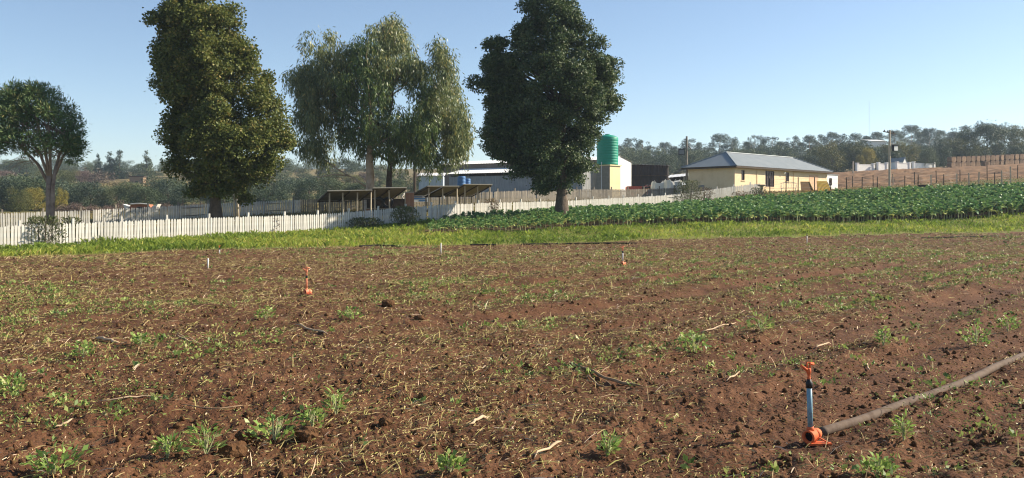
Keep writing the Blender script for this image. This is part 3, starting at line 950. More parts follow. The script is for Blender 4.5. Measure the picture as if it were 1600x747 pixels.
sprinkler(343, 396, .30, 'whiteriser', 'white riser with a small orange top at the verge edge near the tall left tree', False, True, .022, hs=.8)
sprinkler(689, 397, .42, 'whiteriser', 'white riser with no head near the verge, in the middle of the photo', False, False, .022)
sprinkler(1261, 382, .58, 'whiteriser', 'white riser with a dark top at the verge below the yellow house', False, True, .022, headmat='black', hs=.7)

def pipe(name, pxs, r, mk, label, n=12, sink=.6):
    pts = []
    for (px, py) in pxs:
        x, y, z = G(px, py, True)
        pts.append(Vector((x, y, hz(x, y))))
    P_ = []
    for i in range(len(pts) - 1):
        for t in np.linspace(0, 1, 12, endpoint=False):
            P_.append(pts[i].lerp(pts[i + 1], float(t)))
    P_.append(pts[-1])
    zz = np.array([hf(p.x, p.y) for p in P_])
    sm = np.array([zz[max(0, i - 16):i + 17].mean() for i in range(len(zz))])
    for i, p in enumerate(P_): p.z = sm[i] + r * sink
    o0 = P_[0].copy()
    mb = MB().tube([p - o0 for p in P_], r, n)
    return tag(mb.obj(name, M[mk], None, True, o0), label, 'pipe')
pipe('irrigation_pipe', [(1283, 681), (1340, 662), (1420, 633), (1500, 603), (1560, 577), (1640, 540), (1760, 492)], .036, 'greypipe',
     'long dusty grey irrigation pipe running from the near sprinkler to the right edge', 14, .5)
for pxs, lab in [([(562, 386), (590, 384), (628, 386.5)], 'short black hose along the verge edge between the left trees'),
                 ([(735, 383.5), (756, 383.5), (776, 384)], 'short black hose just right of the centre white riser'),
                 ([(815, 383), (870, 382), (930, 381.5), (995, 381)], 'long black hose along the verge edge behind the orange-headed sprinkler'),
                 ([(1440, 372), (1500, 370), (1560, 369)], 'black hose along the verge edge at the far right')]:
    pipe('black_hose', pxs, .04, 'hose', lab, 8, .9)

# ------------------------------------------------------------------ PICKET FENCES
def picket_mesh(h, w=.085, t=.022):
    mb = MB()
    vs = [(-w / 2, 0, 0), (w / 2, 0, 0), (w / 2, 0, h * .93), (0, 0, h), (-w / 2, 0, h * .93)]
    vs += [(x, t, z) for (x, y, z) in vs]
    mb.add(vs, [(0, 1, 2, 3, 4), (9, 8, 7, 6, 5), (0, 5, 6, 1), (1, 6, 7, 2), (2, 7, 8, 3), (3, 8, 9, 4), (4, 9, 5, 0)])
    return mb
def picket_fence(path, h, gap, matf, postmat, label, cat, w=.085, post_every=2.4, singles=300, seed=1, gaps=(), post_h=1.2):
    rng = np.random.default_rng(seed)
    path = [Vector((p[0], p[1])) for p in path]
    segl = [(path[i + 1] - path[i]).length for i in range(len(path) - 1)]
    total = sum(segl)
    def at(s):
        for i, l in enumerate(segl):
            if s <= l or i == len(segl) - 1:
                d = (path[i + 1] - path[i]).normalized()
                return path[i] + d * s, math.atan2(d.y, d.x), d
            s -= l
    o0, a0, d0 = at(0)
    base = Vector((o0.x, o0.y, hz(o0.x, o0.y)))
    root = empty('picket_fence', base, 0, label, cat)
    shared = {}
    ss = np.arange(gap / 2, total, gap)
    pts = [at(s) for s in ss]
    hs = H(np.array([p[0].x for p in pts]), np.array([p[0].y for p in pts]))
    order = sorted(range(len(ss)), key=lambda i: pts[i][0].length)
    first = set(order[:singles])
    restmb = {}
    pm = [picket_mesh(h * f, w) for f in (.98, 1.0, 1.015)]
    for i, s in enumerate(ss):
        p, a, d = pts[i]
        if any(g0 < s < g1 for g0, g1 in gaps): continue
        if rng.random() < .012: continue
        m = matf(p)
        v = int(rng.integers(3))
        loc = Vector((p.x, p.y, hs[i])) - base
        nrm = Vector((d.y, -d.x, 0)) * .02
        loc += nrm
        tiltx = rng.normal() * .016
        if i in first:
            key = (v, m.name)
            if key not in shared:
                me = pm[v].mesh('picket'); me.materials.append(m); shared[key] = me
            o = link('picket', shared[key], None, root, loc)
            o.rotation_euler = (0, tiltx, a)
        else:
            mb = restmb.setdefault(m.name, (MB(), m))[0]
            R = Matrix.Translation(loc) @ Matrix.Rotation(a, 4, 'Z') @ Matrix.Rotation(tiltx, 4, 'Y')
            mb.add([R @ Vector(q) for q in pm[v].v], pm[v].f)
    for mb, m in restmb.values():
        tag(mb.obj('distant_pickets', m, root), kind='stuff')
    # posts and rails
    ps = np.arange(0, total + .01, post_every)
    for k, s in enumerate(ps):
        p, a, d = at(min(s, total - .01))
        z = hz(p.x, p.y)
        loc = Vector((p.x, p.y, z)) - base
        key = ('post', postmat.name)
        if key not in shared:
            me = MB().box(-.05, .05, .03, .13, -.2, h * post_h).mesh('post'); me.materials.append(postmat); shared[key] = me
        o = link('post', shared[key], None, root, loc); o.rotation_euler = (rng.normal() * .02, rng.normal() * .02, a)
    for k in range(len(ps) - 1):
        if any(g0 < .5 * (ps[k] + ps[k + 1]) < g1 for g0, g1 in gaps): continue
        p, a, d = at(ps[k]); q, b, e = at(min(ps[k + 1], total - .01))
        zp, zq = hz(p.x, p.y), hz(q.x, q.y)
        for fr_ in (.25, .78):
            off = Vector((-d.y, d.x, 0)) * .025
            A = Vector((p.x, p.y, zp + h * fr_)) - base + off; B = Vector((q.x, q.y, zq + h * fr_)) - base + off
            mb = MB().tube([A, B], .03, 4)
            mb.obj('rail', postmat, root)
    return root
def fl(px):                                 # a point of the front fence line under a photo column
    tt = np.arange(-20, 62, .02)
    x = -23 + .643 * tt; y = 40.2 + .766 * tt
    k = np.argmin(np.abs(x / y - (px - 800) / F))
    return (float(x[k]), float(y[k]))
front = [fl(-60), fl(512), fl(640), fl(1050), (25.6, 92.5)]
picket_fence(front, 1.02, .152, lambda p: M['white'], M['white'],
             'long white picket fence in front, along the green verge and the kale', 'picket fence', w=.112, singles=300, seed=3)
rear_px = [(-60, 58.5), (0, 60), (150, 63.5), (268, 67.5), (300, 69), (420, 73.5), (600, 77), (760, 82), (900, 92), (1060, 101)]
rear = [P(a, b)[:2] for a, b in rear_px]
def rearmat(p):
    return M['white'] if p.x / p.y < (470 - 800) / F else M['greywood']
picket_fence(rear, 1.12, .15, rearmat, M['greywood'], 'rear picket fence behind the trees, white at its left end and weathered grey beyond', 'picket fence', w=.105, singles=300, seed=5, post_h=1.22)

# ------------------------------------------------------------------ THE FOUR NEAR TREES
def px_profile(rows, pxb, pyb, Z):
    """outline rows (py, pxl, pxr) -> (z, xl, xr) in metres about the trunk base"""
    s = Z / F
    return sorted([((pyb - py) * s, (l - pxb) * s, (r - pxb) * s) for py, l, r in rows])
def big_tree(name, px, Z, pyb, rows, nclump, rr, dens, L, W, leaf, bark, label, trunk_r, seed, extra=(), droop=.1, surf=.33, depth=.9, every=4, start=.2, lean=(0, 0), topf=.93):
    rng = np.random.default_rng(seed)
    x, y, z = P(px, Z)
    root = empty(name, (x, y, z), 0, label, 'tree')
    pyb = Y0 - (z - CAMZ) * F / Z
    prof = px_profile(rows, px, pyb, Z)
    bo, cl = bough_clumps(prof, nclump, rng, rr, (.22, .42), 13, surf, depth)
    for e in extra:
        b2, c2 = bough_clumps(px_profile(e[0], px, pyb, Z), e[1], rng, (rr[0] * .85, rr[1] * .85), (.22, .42), 13, .5, .8)
        bo = np.concatenate([bo, b2]); cl = np.concatenate([cl, c2])
    V, Q, v = clump_leaves(cl, dens, L, W, rng, droop, inner=.6)
    link('crown', npmesh('crown', V, Q, v), leaf, root)
    mb = limbs(MB(), trunk_r, prof[-1][0] * topf, bo, rng, every, trunk_r * .42, start, lean)
    mb.obj('trunk', bark, root, True)
    print(name, len(Q))
    return root
rows2 = [(-14, 280, 315), (0, 258, 345), (30, 241, 376), (60, 237, 394), (100, 238, 412), (140, 244, 430), (180, 247, 450), (215, 250, 462), (240, 248, 462), (262, 255, 440), (280, 275, 415), (300, 300, 385), (310, 318, 345)]
big_tree('broadleaf_tree', 337, 55, 343, rows2, 210, (.5, .95), 430, .15, .115, M['leaf2'], M['bark'],
         'tall egg-shaped olive-green broadleaf tree behind the front picket fence', .36, 21, droop=.15)
rows4 = [(-12, 835, 880), (0, 812, 898), (30, 806, 915), (60, 798, 934), (90, 792, 953), (120, 775, 972), (150, 770, 978), (175, 765, 968), (200, 760, 948), (235, 765, 936), (255, 780, 926), (275, 805, 910), (292, 835, 893), (302, 858, 882)]
left_lobe = [(66, 758, 780), (90, 750, 804), (120, 748, 824), (150, 750, 834), (180, 756, 840), (210, 750, 840), (240, 756, 830), (258, 778, 820)]
big_tree('broadleaf_tree', 877, 61.5, 333, rows4, 180, (.5, .95), 430, .15, .115, M['leaf4'], M['bark'],
         'dark dense broadleaf tree with a bulging left shoulder, standing at the edge of the kale', .40, 22, extra=[(left_lobe, 50)], droop=.1)

def gum_tree():
    rng = np.random.default_rng(31)
    Z, px = 74, 578
    x, y, z = P(px, Z)
    pyb = Y0 - (z - CAMZ) * F / Z
    s = Z / F
    root = empty('gum_tree', (x, y, z), 0, 'wide weeping gum tree with pale trunk and hanging grey-green foliage behind the low shelters', 'tree')
    lobes = [([(36, 602, 630), (52, 588, 645), (75, 572, 655)], 16, 'leaf3'),
             ([(95, 458, 520), (150, 452, 545), (205, 455, 565), (240, 470, 560)], 46, 'leaf3'),
             ([(45, 500, 525), (70, 478, 540), (110, 468, 548), (150, 470, 545), (190, 468, 540)], 52, 'leaf3'),
             ([(90, 455, 480), (130, 448, 500), (180, 448, 510), (230, 460, 520), (262, 480, 515)], 44, 'leaf3'),
             ([(34, 600, 632), (60, 560, 660), (90, 540, 668), (120, 535, 670)], 62, 'leaf3'),
             ([(60, 540, 580), (100, 520, 660), (140, 510, 665), (180, 510, 665), (220, 520, 660), (250, 560, 650)], 150, 'leaf3g'),
             ([(58, 678, 700), (80, 668, 715), (120, 662, 728), (160, 665, 740), (200, 668, 746), (230, 680, 742)], 84, 'leaf3'),
             ([(72, 515, 565), (110, 512, 575), (150, 510, 560)], 30, 'leaf3'),
             ([(100, 640, 692), (150, 640, 695), (210, 640, 695)], 44, 'leaf3g'),
             ([(190, 600, 690), (230, 610, 700), (260, 640, 705)], 44, 'leaf3g'),
             ([(200, 690, 742), (230, 690, 738), (250, 695, 730)], 26, 'leaf3')]
    allc = []
    VV_, QQ, vv, off = {}, {}, {}, {}
    for rows, k, mk in lobes:
        cl = profile_clumps(px_profile(rows, px, pyb, Z), k, rng, .45, .95, 1.0, .55)
        cl[:, 1] += rng.normal(0, 1.6, len(cl))
        allc.append(cl)
        V, Q, v = clump_leaves(cl, 170, .34, .085, rng, 1.1, out=.35)
        # hanging strands below every clump
        parts = [(V, Q, v)]
        ns = len(cl) * 5
        ci = rng.integers(0, len(cl), ns)
        ln = rng.uniform(.4, 1.7, ns)
        m_ = 16
        idx = np.repeat(np.arange(ns), m_)
        t = np.tile(np.arange(m_) / m_, ns)
        a = rng.random(ns) * 6.28; q = cl[ci, 3] * rng.random(ns) ** .5
        C = cl[ci, :3] + np.stack([np.cos(a) * q, np.sin(a) * q, -cl[ci, 3] * .2], -1)
        C = C[idx] + np.stack([rng.normal(0, .05, len(idx)), rng.normal(0, .05, len(idx)), -t * ln[idx]], -1)
        D = np.stack([rng.normal(0, .35, len(idx)), rng.normal(0, .35, len(idx)), -np.ones(len(idx))], -1)
        V2, Q2 = leaves(C, D, .30 * rng.uniform(.7, 1.3, len(idx)), .065, rng)
        v2 = np.clip(rng.normal(.5, .2, len(idx)) + rng.normal(0, .12, ns)[idx], 0, 1)
        for (V, Q, v) in ((V, Q, v), (V2, Q2, v2)):
            o_ = off.get(mk, 0)
            VV_.setdefault(mk, []).append(V); QQ.setdefault(mk, []).append(Q + o_); vv.setdefault(mk, []).append(v)
            off[mk] = o_ + len(V)
    for mk in VV_:
        o = link('crown', npmesh('crown', np.concatenate(VV_[mk]), np.concatenate(QQ[mk]), np.concatenate(vv[mk])), M[mk], root)
        print('gum', mk, len(np.concatenate(QQ[mk])))
    cl = np.concatenate(allc)
    hi = cl[(cl[:, 2] > 7) & (np.abs(cl[:, 0]) < 4)]
    mb = limbs(MB(), .42, 11.5, hi[::9], rng, 1, .10, .33, (.01, 0), 9)
    # low limbs on the left
    mb.tube([(-.2, 0, 1.9), (-1.2, -.1, 2.6), (-2.6, -.2, 3.4), (-4.2, -.2, 4.6), (-5.4, -.2, 6.0)], [.08, .07, .055, .04, .025], 6)
    mb.tube([(-1.8, -.1, 2.9), (-3.0, -.3, 3.0), (-4.4, -.2, 2.7)], [.06, .045, .02], 5)
    mb.obj('trunk', M['gumbark'], root, True)
    # the second, darker stem standing just right of the first
    x2, y2, z2 = P(607, 74.5)
    m2 = limbs(MB(), .30, 10.5, cl[100:180:8] - np.array([x2 - x, y2 - y, z2 - z, 0]), rng, 1, .12, .4, (.02, 0), 8)
    o2 = m2.obj('trunk', M['bark'], root, True, (x2 - x, y2 - y, z2 - z))
    o2['label'] = 'darker second stem of the gum tree, right of the pale one'
gum_tree()

def pine_tree():
    rng = np.random.default_rng(41)
    Z, px = 52, 78
    x, y, z = P(px, Z)
    pyb = Y0 - (z - CAMZ) * F / Z
    s = Z / F
    root = empty('pine_tree', (x, y, z), 0, 'umbrella-shaped pine with bare forking stem behind the front picket fence at the left', 'tree')
    rows = [(133, 25, 70), (140, 5, 88), (155, -8, 104), (175, -18, 120), (195, -25, 128), (212, -28, 132), (228, -25, 132), (240, -20, 132)]
    cl = profile_clumps(px_profile(rows, px, pyb, Z), 270, rng, .32, .60, .95, .4)
    lo = (pyb - 232) * s
    mid = (78 - px) * s
    keep = ~((np.abs(cl[:, 0] + .4) < 1.35) & (cl[:, 2] < (pyb - 188) * s) & (cl[:, 1] < 2.0) & (rng.random(len(cl)) < .8))
    cl = cl[keep]
    extra = profile_clumps(px_profile([(222, 95, 132), (240, 98, 132), (254, 105, 128)], px, pyb, Z), 14, rng, .25, .45, .9, .6)
    extra2 = profile_clumps(px_profile([(205, -28, 20), (222, -28, 15), (236, -28, 5)], px, pyb, Z), 10, rng, .25, .45, .9, .6)
    cl = np.concatenate([cl, extra, extra2])
    V, Q, v = clump_leaves(cl, 620, .22, .045, rng, -.15, .75, .3, 1.0)
    link('crown', npmesh('crown', V, Q, v), M['leaf1'], root)
    mb = MB()
    mb.tube([(0, 0, -.3), (.02, 0, 0), (.0, 0, 1.2), (-.05, 0, 2.4), (-.02, 0, 3.4)], [.34, .27, .21, .18, .16], 10)
    mb.tube([(.1, -.05, .2), (.2, -.1, 1.6), (.22, -.1, 2.8), (.35, 0, 4.0)], [.15, .13, .11, .08], 8)
    stems = [(-.02, 3.2, -1.6, 6.6), (0, 3.3, -.7, 7.2), (.05, 3.2, .2, 7.4), (.15, 3.2, 1.0, 6.9), (.25, 3.4, 1.6, 6.2), (-.1, 3.0, -2.4, 5.8)]
    for (xa, za, xb, zb) in stems:
        yb = rng.normal() * .7
        mb.tube([(xa, 0, za), (xa * .6 + xb * .3, yb * .3, za * .6 + zb * .4), (xb * .75, yb * .7, zb * .75 + za * .25), (xb, yb, zb)], [.10, .085, .06, .02], 6)
    for c in cl[::3]:
        k = stems[int(rng.integers(6))]
        t = rng.uniform(.35, .9)
        p0 = Vector((k[0] + (k[2] - k[0]) * t, 0, k[1] + (k[3] - k[1]) * t))
        mb.tube([p0, p0.lerp(Vector(c[:3]), .5) + Vector((0, 0, .1)), Vector(c[:3])], [.03, .022, .008], 4, False)
    for k in range(16):                       # bare dead twigs under the left side
        p0 = Vector((-.5 - rng.random() * 1.4, rng.normal() * .4, 4.2 + rng.random() * .5))
        mb.tube([p0, p0 + Vector((-.5 * rng.random(), rng.normal() * .2, -.1)), p0 + Vector((-.6 - .7 * rng.random(), rng.normal() * .3, -.25 - .6 * rng.random()))], [.018, .012, .005], 4, False)
    mb.obj('trunk', M['pinebark'], root, True)
pine_tree()

# ------------------------------------------------------------------ BACKGROUND TREES (prototypes of unit size, then copies)
def proto(kind, seed):
    rng = np.random.default_rng(seed)
    if kind == 'gum':        # tall, domed heads on a visible stem; height 20
        cl = []
        for i in range(80):
            z = rng.uniform(2.5, 19.2); w = 5.6 * math.sin(math.pi * min(1, (z - 2.5) / 18)) ** .6
            a = rng.random() * 6.28; q = rng.random() ** .5
            cl.append((w * q * math.cos(a), w * q * math.sin(a), z, rng.uniform(.7, 1.5)))
        cl = np.array(cl); d, L, W, H_, tr = 75, .5, .24, 18, .35
    elif kind == 'round':    # broad bushy tree; height 9
        cl = []
        for i in range(30):
            z = rng.uniform(1.2, 7.8); w = 4.4 * math.sin(math.pi * min(1, (z + .6) / 9.2)) ** .55
            a = rng.random() * 6.28; q = rng.random() ** .5
            cl.append((w * q * math.cos(a), w * q * math.sin(a), z, rng.uniform(.9, 1.6)))
        cl = np.array(cl); d, L, W, H_, tr = 120, .34, .17, 7, .22
    elif kind == 'cone':     # conifer; height 12
        cl = []
        for i in range(46):
            z = 11.6 * rng.random() ** 1.3 + .4; w = 2.9 * (1 - z / 12.4)
            a = rng.random() * 6.28
            cl.append((w * .8 * math.cos(a), w * .8 * math.sin(a), z, .35 + .9 * (1 - z / 13)))
        cl = np.array(cl); d, L, W, H_, tr = 90, .5, .2, 11.5, .2
    elif kind == 'flat':     # flat-topped acacia; height 10
        cl = []
        for i in range(44):
            a = rng.random() * 6.28; q = rng.random() ** .5
            r = 7.0 * q
            cl.append((r * math.cos(a), r * math.sin(a), 6.2 + 2.6 * (1 - q * q) + rng.normal() * .5, rng.uniform(.9, 1.5)))
        for i in range(20):
            a = rng.random() * 6.28; q = rng.random() ** .5
            cl.append((5.5 * q * math.cos(a), 5.5 * q * math.sin(a), rng.uniform(2, 6), rng.uniform(1.0, 1.6)))
        cl = np.array(cl); d, L, W, H_, tr = 110, .36, .17, 7, .3
    elif kind == 'bush':     # low thicket; height 4
        cl = []
        for i in range(22):
            a = rng.random() * 6.28; q = rng.random() ** .5
            cl.append((3.6 * q * math.cos(a), 2.4 * q * math.sin(a), rng.uniform(.4, 3.0 * (1.1 - q * .6)), rng.uniform(.6, 1.1)))
        cl = np.array(cl); d, L, W, H_, tr = 110, .32, .12, 2.5, .1
    V, Q, v = clump_leaves(cl, d, L, W, rng, .05, .9, .35)
    cm = npmesh('crown', V, Q, v)
    tm = limbs(MB(), tr, H_, cl, rng, 4, tr * .5, .25, (0, 0), 6, .2).mesh('trunk', True)
    return V, Q, v, tm
PROTO = {}
def bgtree(kind, mk, var, loc, sc, rz, name, label, group=None, bark='bark', cat='tree'):
    key = (kind, mk, var)
    if key not in PROTO:
        V, Q, v, tm = proto(kind, hash_seed(kind) + var)
        cm = npmesh('crown', V, Q, v); cm.materials.append(M[mk]); tm.materials.append(M[bark])
        PROTO[key] = (cm, tm)
    cm, tm = PROTO[key]
    root = empty(name, loc, rz, label, cat, group)
    root.scale = sc if isinstance(sc, tuple) else (sc, sc, sc)
    link('crown', cm, None, root)
    link('trunk', tm, None, root)
    return root
def hash_seed(k):
    return {'gum': 500, 'round': 600, 'cone': 700, 'flat': 800, 'bush': 900}[k]
KH = {'gum': 20.0, 'round': 9.3, 'cone': 12.4, 'flat': 10.2, 'bush': 4.0}
rb = random.Random(5)
def bgt(kind, mk, px, pytop, Z, name, label, group=None, wf=1.0, var=None, bark='bark', cat='tree'):
    """tree whose top reaches photo row pytop when it stands at distance Z"""
    x, y, z = P(px, Z)
    top = CAMZ - (pytop - Y0) * Z / F
    s = max(.15, (top - z) / KH[kind])
    return bgtree(kind, mk, rb.randrange(2) if var is None else var, (x, y, z - .1), (s * wf, s * wf, s), rb.random() * 6.28, name, label, group, bark, cat)
# right skyline of gums
gumtops = [(985, 215), (1002, 218), (1020, 228), (1040, 222), (1055, 228), (1075, 216), (1095, 222), (1122, 209), (1145, 214), (1165, 222), (1180, 211), (1205, 213), (1222, 221), (1240, 212), (1262, 211), (1280, 210),
           (1298, 206), (1315, 209), (1334, 208), (1352, 212), (1372, 206), (1396, 203), (1421, 195), (1440, 205), (1452, 200), (1467, 203), (1490, 205), (1506, 196), (1528, 204), (1560, 206), (1590, 204), (1625, 200), (965, 226), (1065, 234), (1110, 230), (1190, 226), (1250, 222)]
for px, pt in gumtops:
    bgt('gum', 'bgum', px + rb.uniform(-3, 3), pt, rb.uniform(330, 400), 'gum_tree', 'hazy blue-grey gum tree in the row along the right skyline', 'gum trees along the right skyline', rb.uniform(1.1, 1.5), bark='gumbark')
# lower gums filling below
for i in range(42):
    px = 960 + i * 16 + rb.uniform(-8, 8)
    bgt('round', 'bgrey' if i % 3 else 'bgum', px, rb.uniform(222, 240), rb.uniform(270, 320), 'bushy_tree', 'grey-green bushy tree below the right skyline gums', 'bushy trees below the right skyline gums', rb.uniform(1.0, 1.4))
# nearer trees on the right behind the hillside
for i, (px, pt, kind, mk) in enumerate([(1280, 224, 'round', 'bolive'), (1300, 218, 'round', 'bolive'), (1318, 222, 'round', 'bgrey'), (1335, 214, 'round', 'bolive'), (1368, 228, 'round', 'bdark'),
                                        (1385, 220, 'round', 'bolive'), (1412, 216, 'round', 'bolive'), (1432, 224, 'round', 'bdark'), (1468, 212, 'round', 'bdark'), (1488, 214, 'round', 'bolive'),
                                        (1503, 212, 'round', 'bolive'), (1475, 226, 'round', 'bgrey'), (1505, 228, 'round', 'bolive'), (1530, 224, 'round', 'bolive'), (1560, 224, 'round', 'bolive'), (1585, 222, 'round', 'bdark'), (1608, 216, 'round', 'bolive'),
                                        (1270, 238, 'round', 'bdark'), (1310, 242, 'round', 'bgrey'), (1290, 244, 'bush', 'bbrown'), (1420, 236, 'round', 'bbrown'), (1500, 238, 'round', 'bdark'), (1565, 236, 'bush', 'bdark'), (1361, 224, 'round', 'bgrey'), (1376, 225, 'round', 'bolive'), (1347, 222, 'round', 'bolive'), (1398, 228, 'round', 'bgrey'), (1525, 240, 'bush', 'bolive')]):
    lab = {'bolive': 'olive-green round tree behind the ploughed hillside', 'bgrey': 'grey-green round tree behind the ploughed hillside',
           'bdark': 'dark green tree behind the ploughed hillside', 'bbrown': 'brownish bare tree behind the ploughed hillside'}[mk]
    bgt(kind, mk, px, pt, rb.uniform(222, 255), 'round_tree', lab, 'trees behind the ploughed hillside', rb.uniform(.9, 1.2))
bgt('round', 'byellow', 1355, 226, 226, 'yellow_tree', 'small tree with bright yellow leaves behind the right floodlight pole', None, .75)
bgt('round', 'byellow', 1343, 238, 224, 'yellow_tree', 'lower yellow tuft left of the small bright yellow tree', None, .5)
bgt('round', 'bgrey', 1449, 227, 219, 'silver_bush', 'pale round silvery bush right of the white walls', None, .85)
bgt('flat', 'bdark', 1542, 190, 250, 'acacia_tree', 'broad flat-topped acacia rising above the hay stack', None, 1.0, 0)
bgt('flat', 'bolive', 1580, 195, 258, 'acacia_tree', 'second flat-topped acacia at the right edge above the hay', None, .9, 1)
# left wood
for i in range(46):
    px = -40 + i * 14 + rb.uniform(-8, 8)
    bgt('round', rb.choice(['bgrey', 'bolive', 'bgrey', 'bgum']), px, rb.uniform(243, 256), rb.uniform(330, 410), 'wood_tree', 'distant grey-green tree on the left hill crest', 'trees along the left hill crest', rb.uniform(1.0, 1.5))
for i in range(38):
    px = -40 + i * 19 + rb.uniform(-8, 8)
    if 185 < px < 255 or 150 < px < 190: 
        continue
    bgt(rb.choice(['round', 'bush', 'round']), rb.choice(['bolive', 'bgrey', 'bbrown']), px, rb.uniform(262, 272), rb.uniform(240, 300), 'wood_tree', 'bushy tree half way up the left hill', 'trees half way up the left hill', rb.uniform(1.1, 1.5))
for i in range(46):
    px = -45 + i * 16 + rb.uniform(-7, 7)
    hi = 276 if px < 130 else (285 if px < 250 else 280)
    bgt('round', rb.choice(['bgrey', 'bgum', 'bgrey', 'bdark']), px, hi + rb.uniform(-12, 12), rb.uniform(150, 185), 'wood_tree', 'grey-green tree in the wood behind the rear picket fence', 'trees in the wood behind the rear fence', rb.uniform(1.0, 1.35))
for i in range(28):
    px = 110 + i * 19 + rb.uniform(-6, 6)
    bgt('bush', rb.choice(['bbrown', 'bbrown', 'bgrey']), px, rb.uniform(308, 318), rb.uniform(128, 146), 'dry_bush', 'low reddish-brown bush at the foot of the left wood', 'low bushes at the foot of the left wood', rb.uniform(1.0, 1.6), cat='bush')
bgt('cone', 'bdark', 153, 238, 330, 'conifer', 'small dark narrow conifer on the left skyline', None, .8)
bgt('cone', 'bdark', 172, 234, 330, 'conifer', 'left of the two broad conifers on the left skyline', None, 1.35)
bgt('cone', 'bdark', 187, 232, 330, 'conifer', 'right of the two broad conifers on the left skyline', None, 1.25)
bgt('cone', 'bgrey', 229, 232, 320, 'conifer', 'pale conifer near the tall broadleaf tree on the left skyline', None, 1.1)
bgt('round', 'bdark', 42, 245, 330, 'wood_tree', 'dark round-headed tree standing out of the left crest left of the pine', None, .7)
bgt('round', 'byellow', 55, 287, 146, 'yellow_tree', 'yellow autumn tree just left of the pine trunk', None, .9)
bgt('round', 'byellow', 95, 290, 144, 'yellow_tree', 'yellow-green bush just right of the pine trunk', None, .55)
bgt('round', 'bolive', 30, 290, 140, 'wood_tree', 'dark green bush at the foot of the wood, far left', None, 1.0)
bgt('bush', 'bbrown', 130, 256, 300, 'bare_tree', 'purplish bare thicket right of the pine below the crest', None, 1.4)
bgt('bush', 'bbrown', 155, 258, 300, 'bare_tree', 'second purplish bare thicket on the left hill below the small conifer', None, 1.2)
# slim pale tree behind the tall broadleaf
def pale_tree():
    rng = np.random.default_rng(9)
    root = empty('slim_tree', P(370, 66), 0, 'slim tree with two pale stems showing below the tall olive tree', 'tree')
    cl = np.array([(rng.normal() * .7, rng.normal() * .7, 3.0 + rng.random() * 2.4, rng.uniform(.4, .7)) for _ in range(16)])
    V, Q, v = clump_leaves(cl, 200, .2, .12, rng, .2)
    link('crown', npmesh('crown', V, Q, v), M['leaf2'], root)
    MB().tube([(.08, 0, -.2), (.05, 0, 1.2), (.0, 0, 2.4), (-.1, 0, 4)], [.13, .11, .09, .05], 8).tube([(-.15, 0, -.2), (-.18, 0, 1.2), (-.2, .1, 3.2)], [.08, .07, .04], 7).obj('trunk', M['palewood'], root, True)
pale_tree()
# shrubs by the fences
def shrub(px, py, wpx, hpx, mk, label, name='shrub', n=900, L=.16, W=.05, dense=False):
    x, y, z = G(px, py)
    s = y / F
    R, Ht = wpx * s * .5, hpx * s
    rng = np.random.default_rng(int(px * 3 + py))
    root = empty(name, (x, y, z), 0, label, 'shrub')
    a = rng.random(n) * 6.28; q = rng.random(n) ** .6; t = rng.random(n) ** .8
    rr_ = R * q * (.5 + .6 * np.sin(np.pi * np.clip(t * .8 + .15, 0, 1)))
    C = np.stack([np.cos(a) * rr_, np.sin(a) * rr_ * .8, t * Ht], -1)
    D = np.stack([np.cos(a) * .5, np.sin(a) * .5, np.ones(n) * .8], -1) + rng.normal(size=(n, 3)) * .6
    V, Q = leaves(C, D, L * rng.uniform(.6, 1.4, n), W * rng.uniform(.7, 1.3, n), rng)
    link('foliage', npmesh('foliage', V, Q, np.clip(rng.normal(.5, .25, n), 0, 1)), M[mk], root)
    mb = MB()
    for k in range(24):
        a = rng.random() * 6.28; r = R * rng.random() ** .5 * .9
        mb.tube([(math.cos(a) * r * .3, math.sin(a) * r * .3, -.05), (math.cos(a) * r * .7, math.sin(a) * r * .7, Ht * .5), (math.cos(a) * r, math.sin(a) * r, Ht * rng.uniform(.7, 1.05))], [.018, .012, .004], 4, False)
    mb.obj('stems', M['bark'], root)
shrub(68, 384, 62, 44, 'shrub', 'tangled brown-green shrub against the front picket fence below the pine', n=1100)
shrub(112, 379, 36, 38, 'shrub', 'smaller twiggy shrub right of the tangled one at the front fence', n=600)
shrub(200, 372, 40, 14, 'twig', 'low dry weeds at the foot of the white fence, left', n=300)
shrub(425, 364, 24, 24, 'twig', 'thin rusty dry weed against the front fence right of the tall olive tree', n=260)
shrub(768, 338, 24, 26, 'twig', 'dry reddish weeds in front of the picket fence left of the dark tree', n=420)
shrub(1076, 323, 44, 40, 'shrub', 'rounded brown and green bush in front of the fence below the floodlight pole', n=1600)
shrub(1100, 320, 36, 26, 'twig', 'pale dry weeds right of the rounded bush by the fence', n=500)
shrub(1185, 306, 26, 12, 'shrub', 'low dark bush at the right end of the white fence', n=500)
shrub(1160, 310, 36, 10, 'twig', 'dry low weeds along the last white panel of the fence', n=260)
shrub(632, 354, 44, 30, 'shrub', 'dark green shrub in tree shade at the corner of the white fence', n=1200)
shrub(570, 356, 60, 14, 'shrub', 'low dark grassy shrub under the shaded white pickets', n=800)

# ------------------------------------------------------------------ BUILDINGS
def frame_of(origin, u):
    """root placed at origin with its local x along u (a unit 2-vector)"""
    return math.atan2(u[1], u[0])

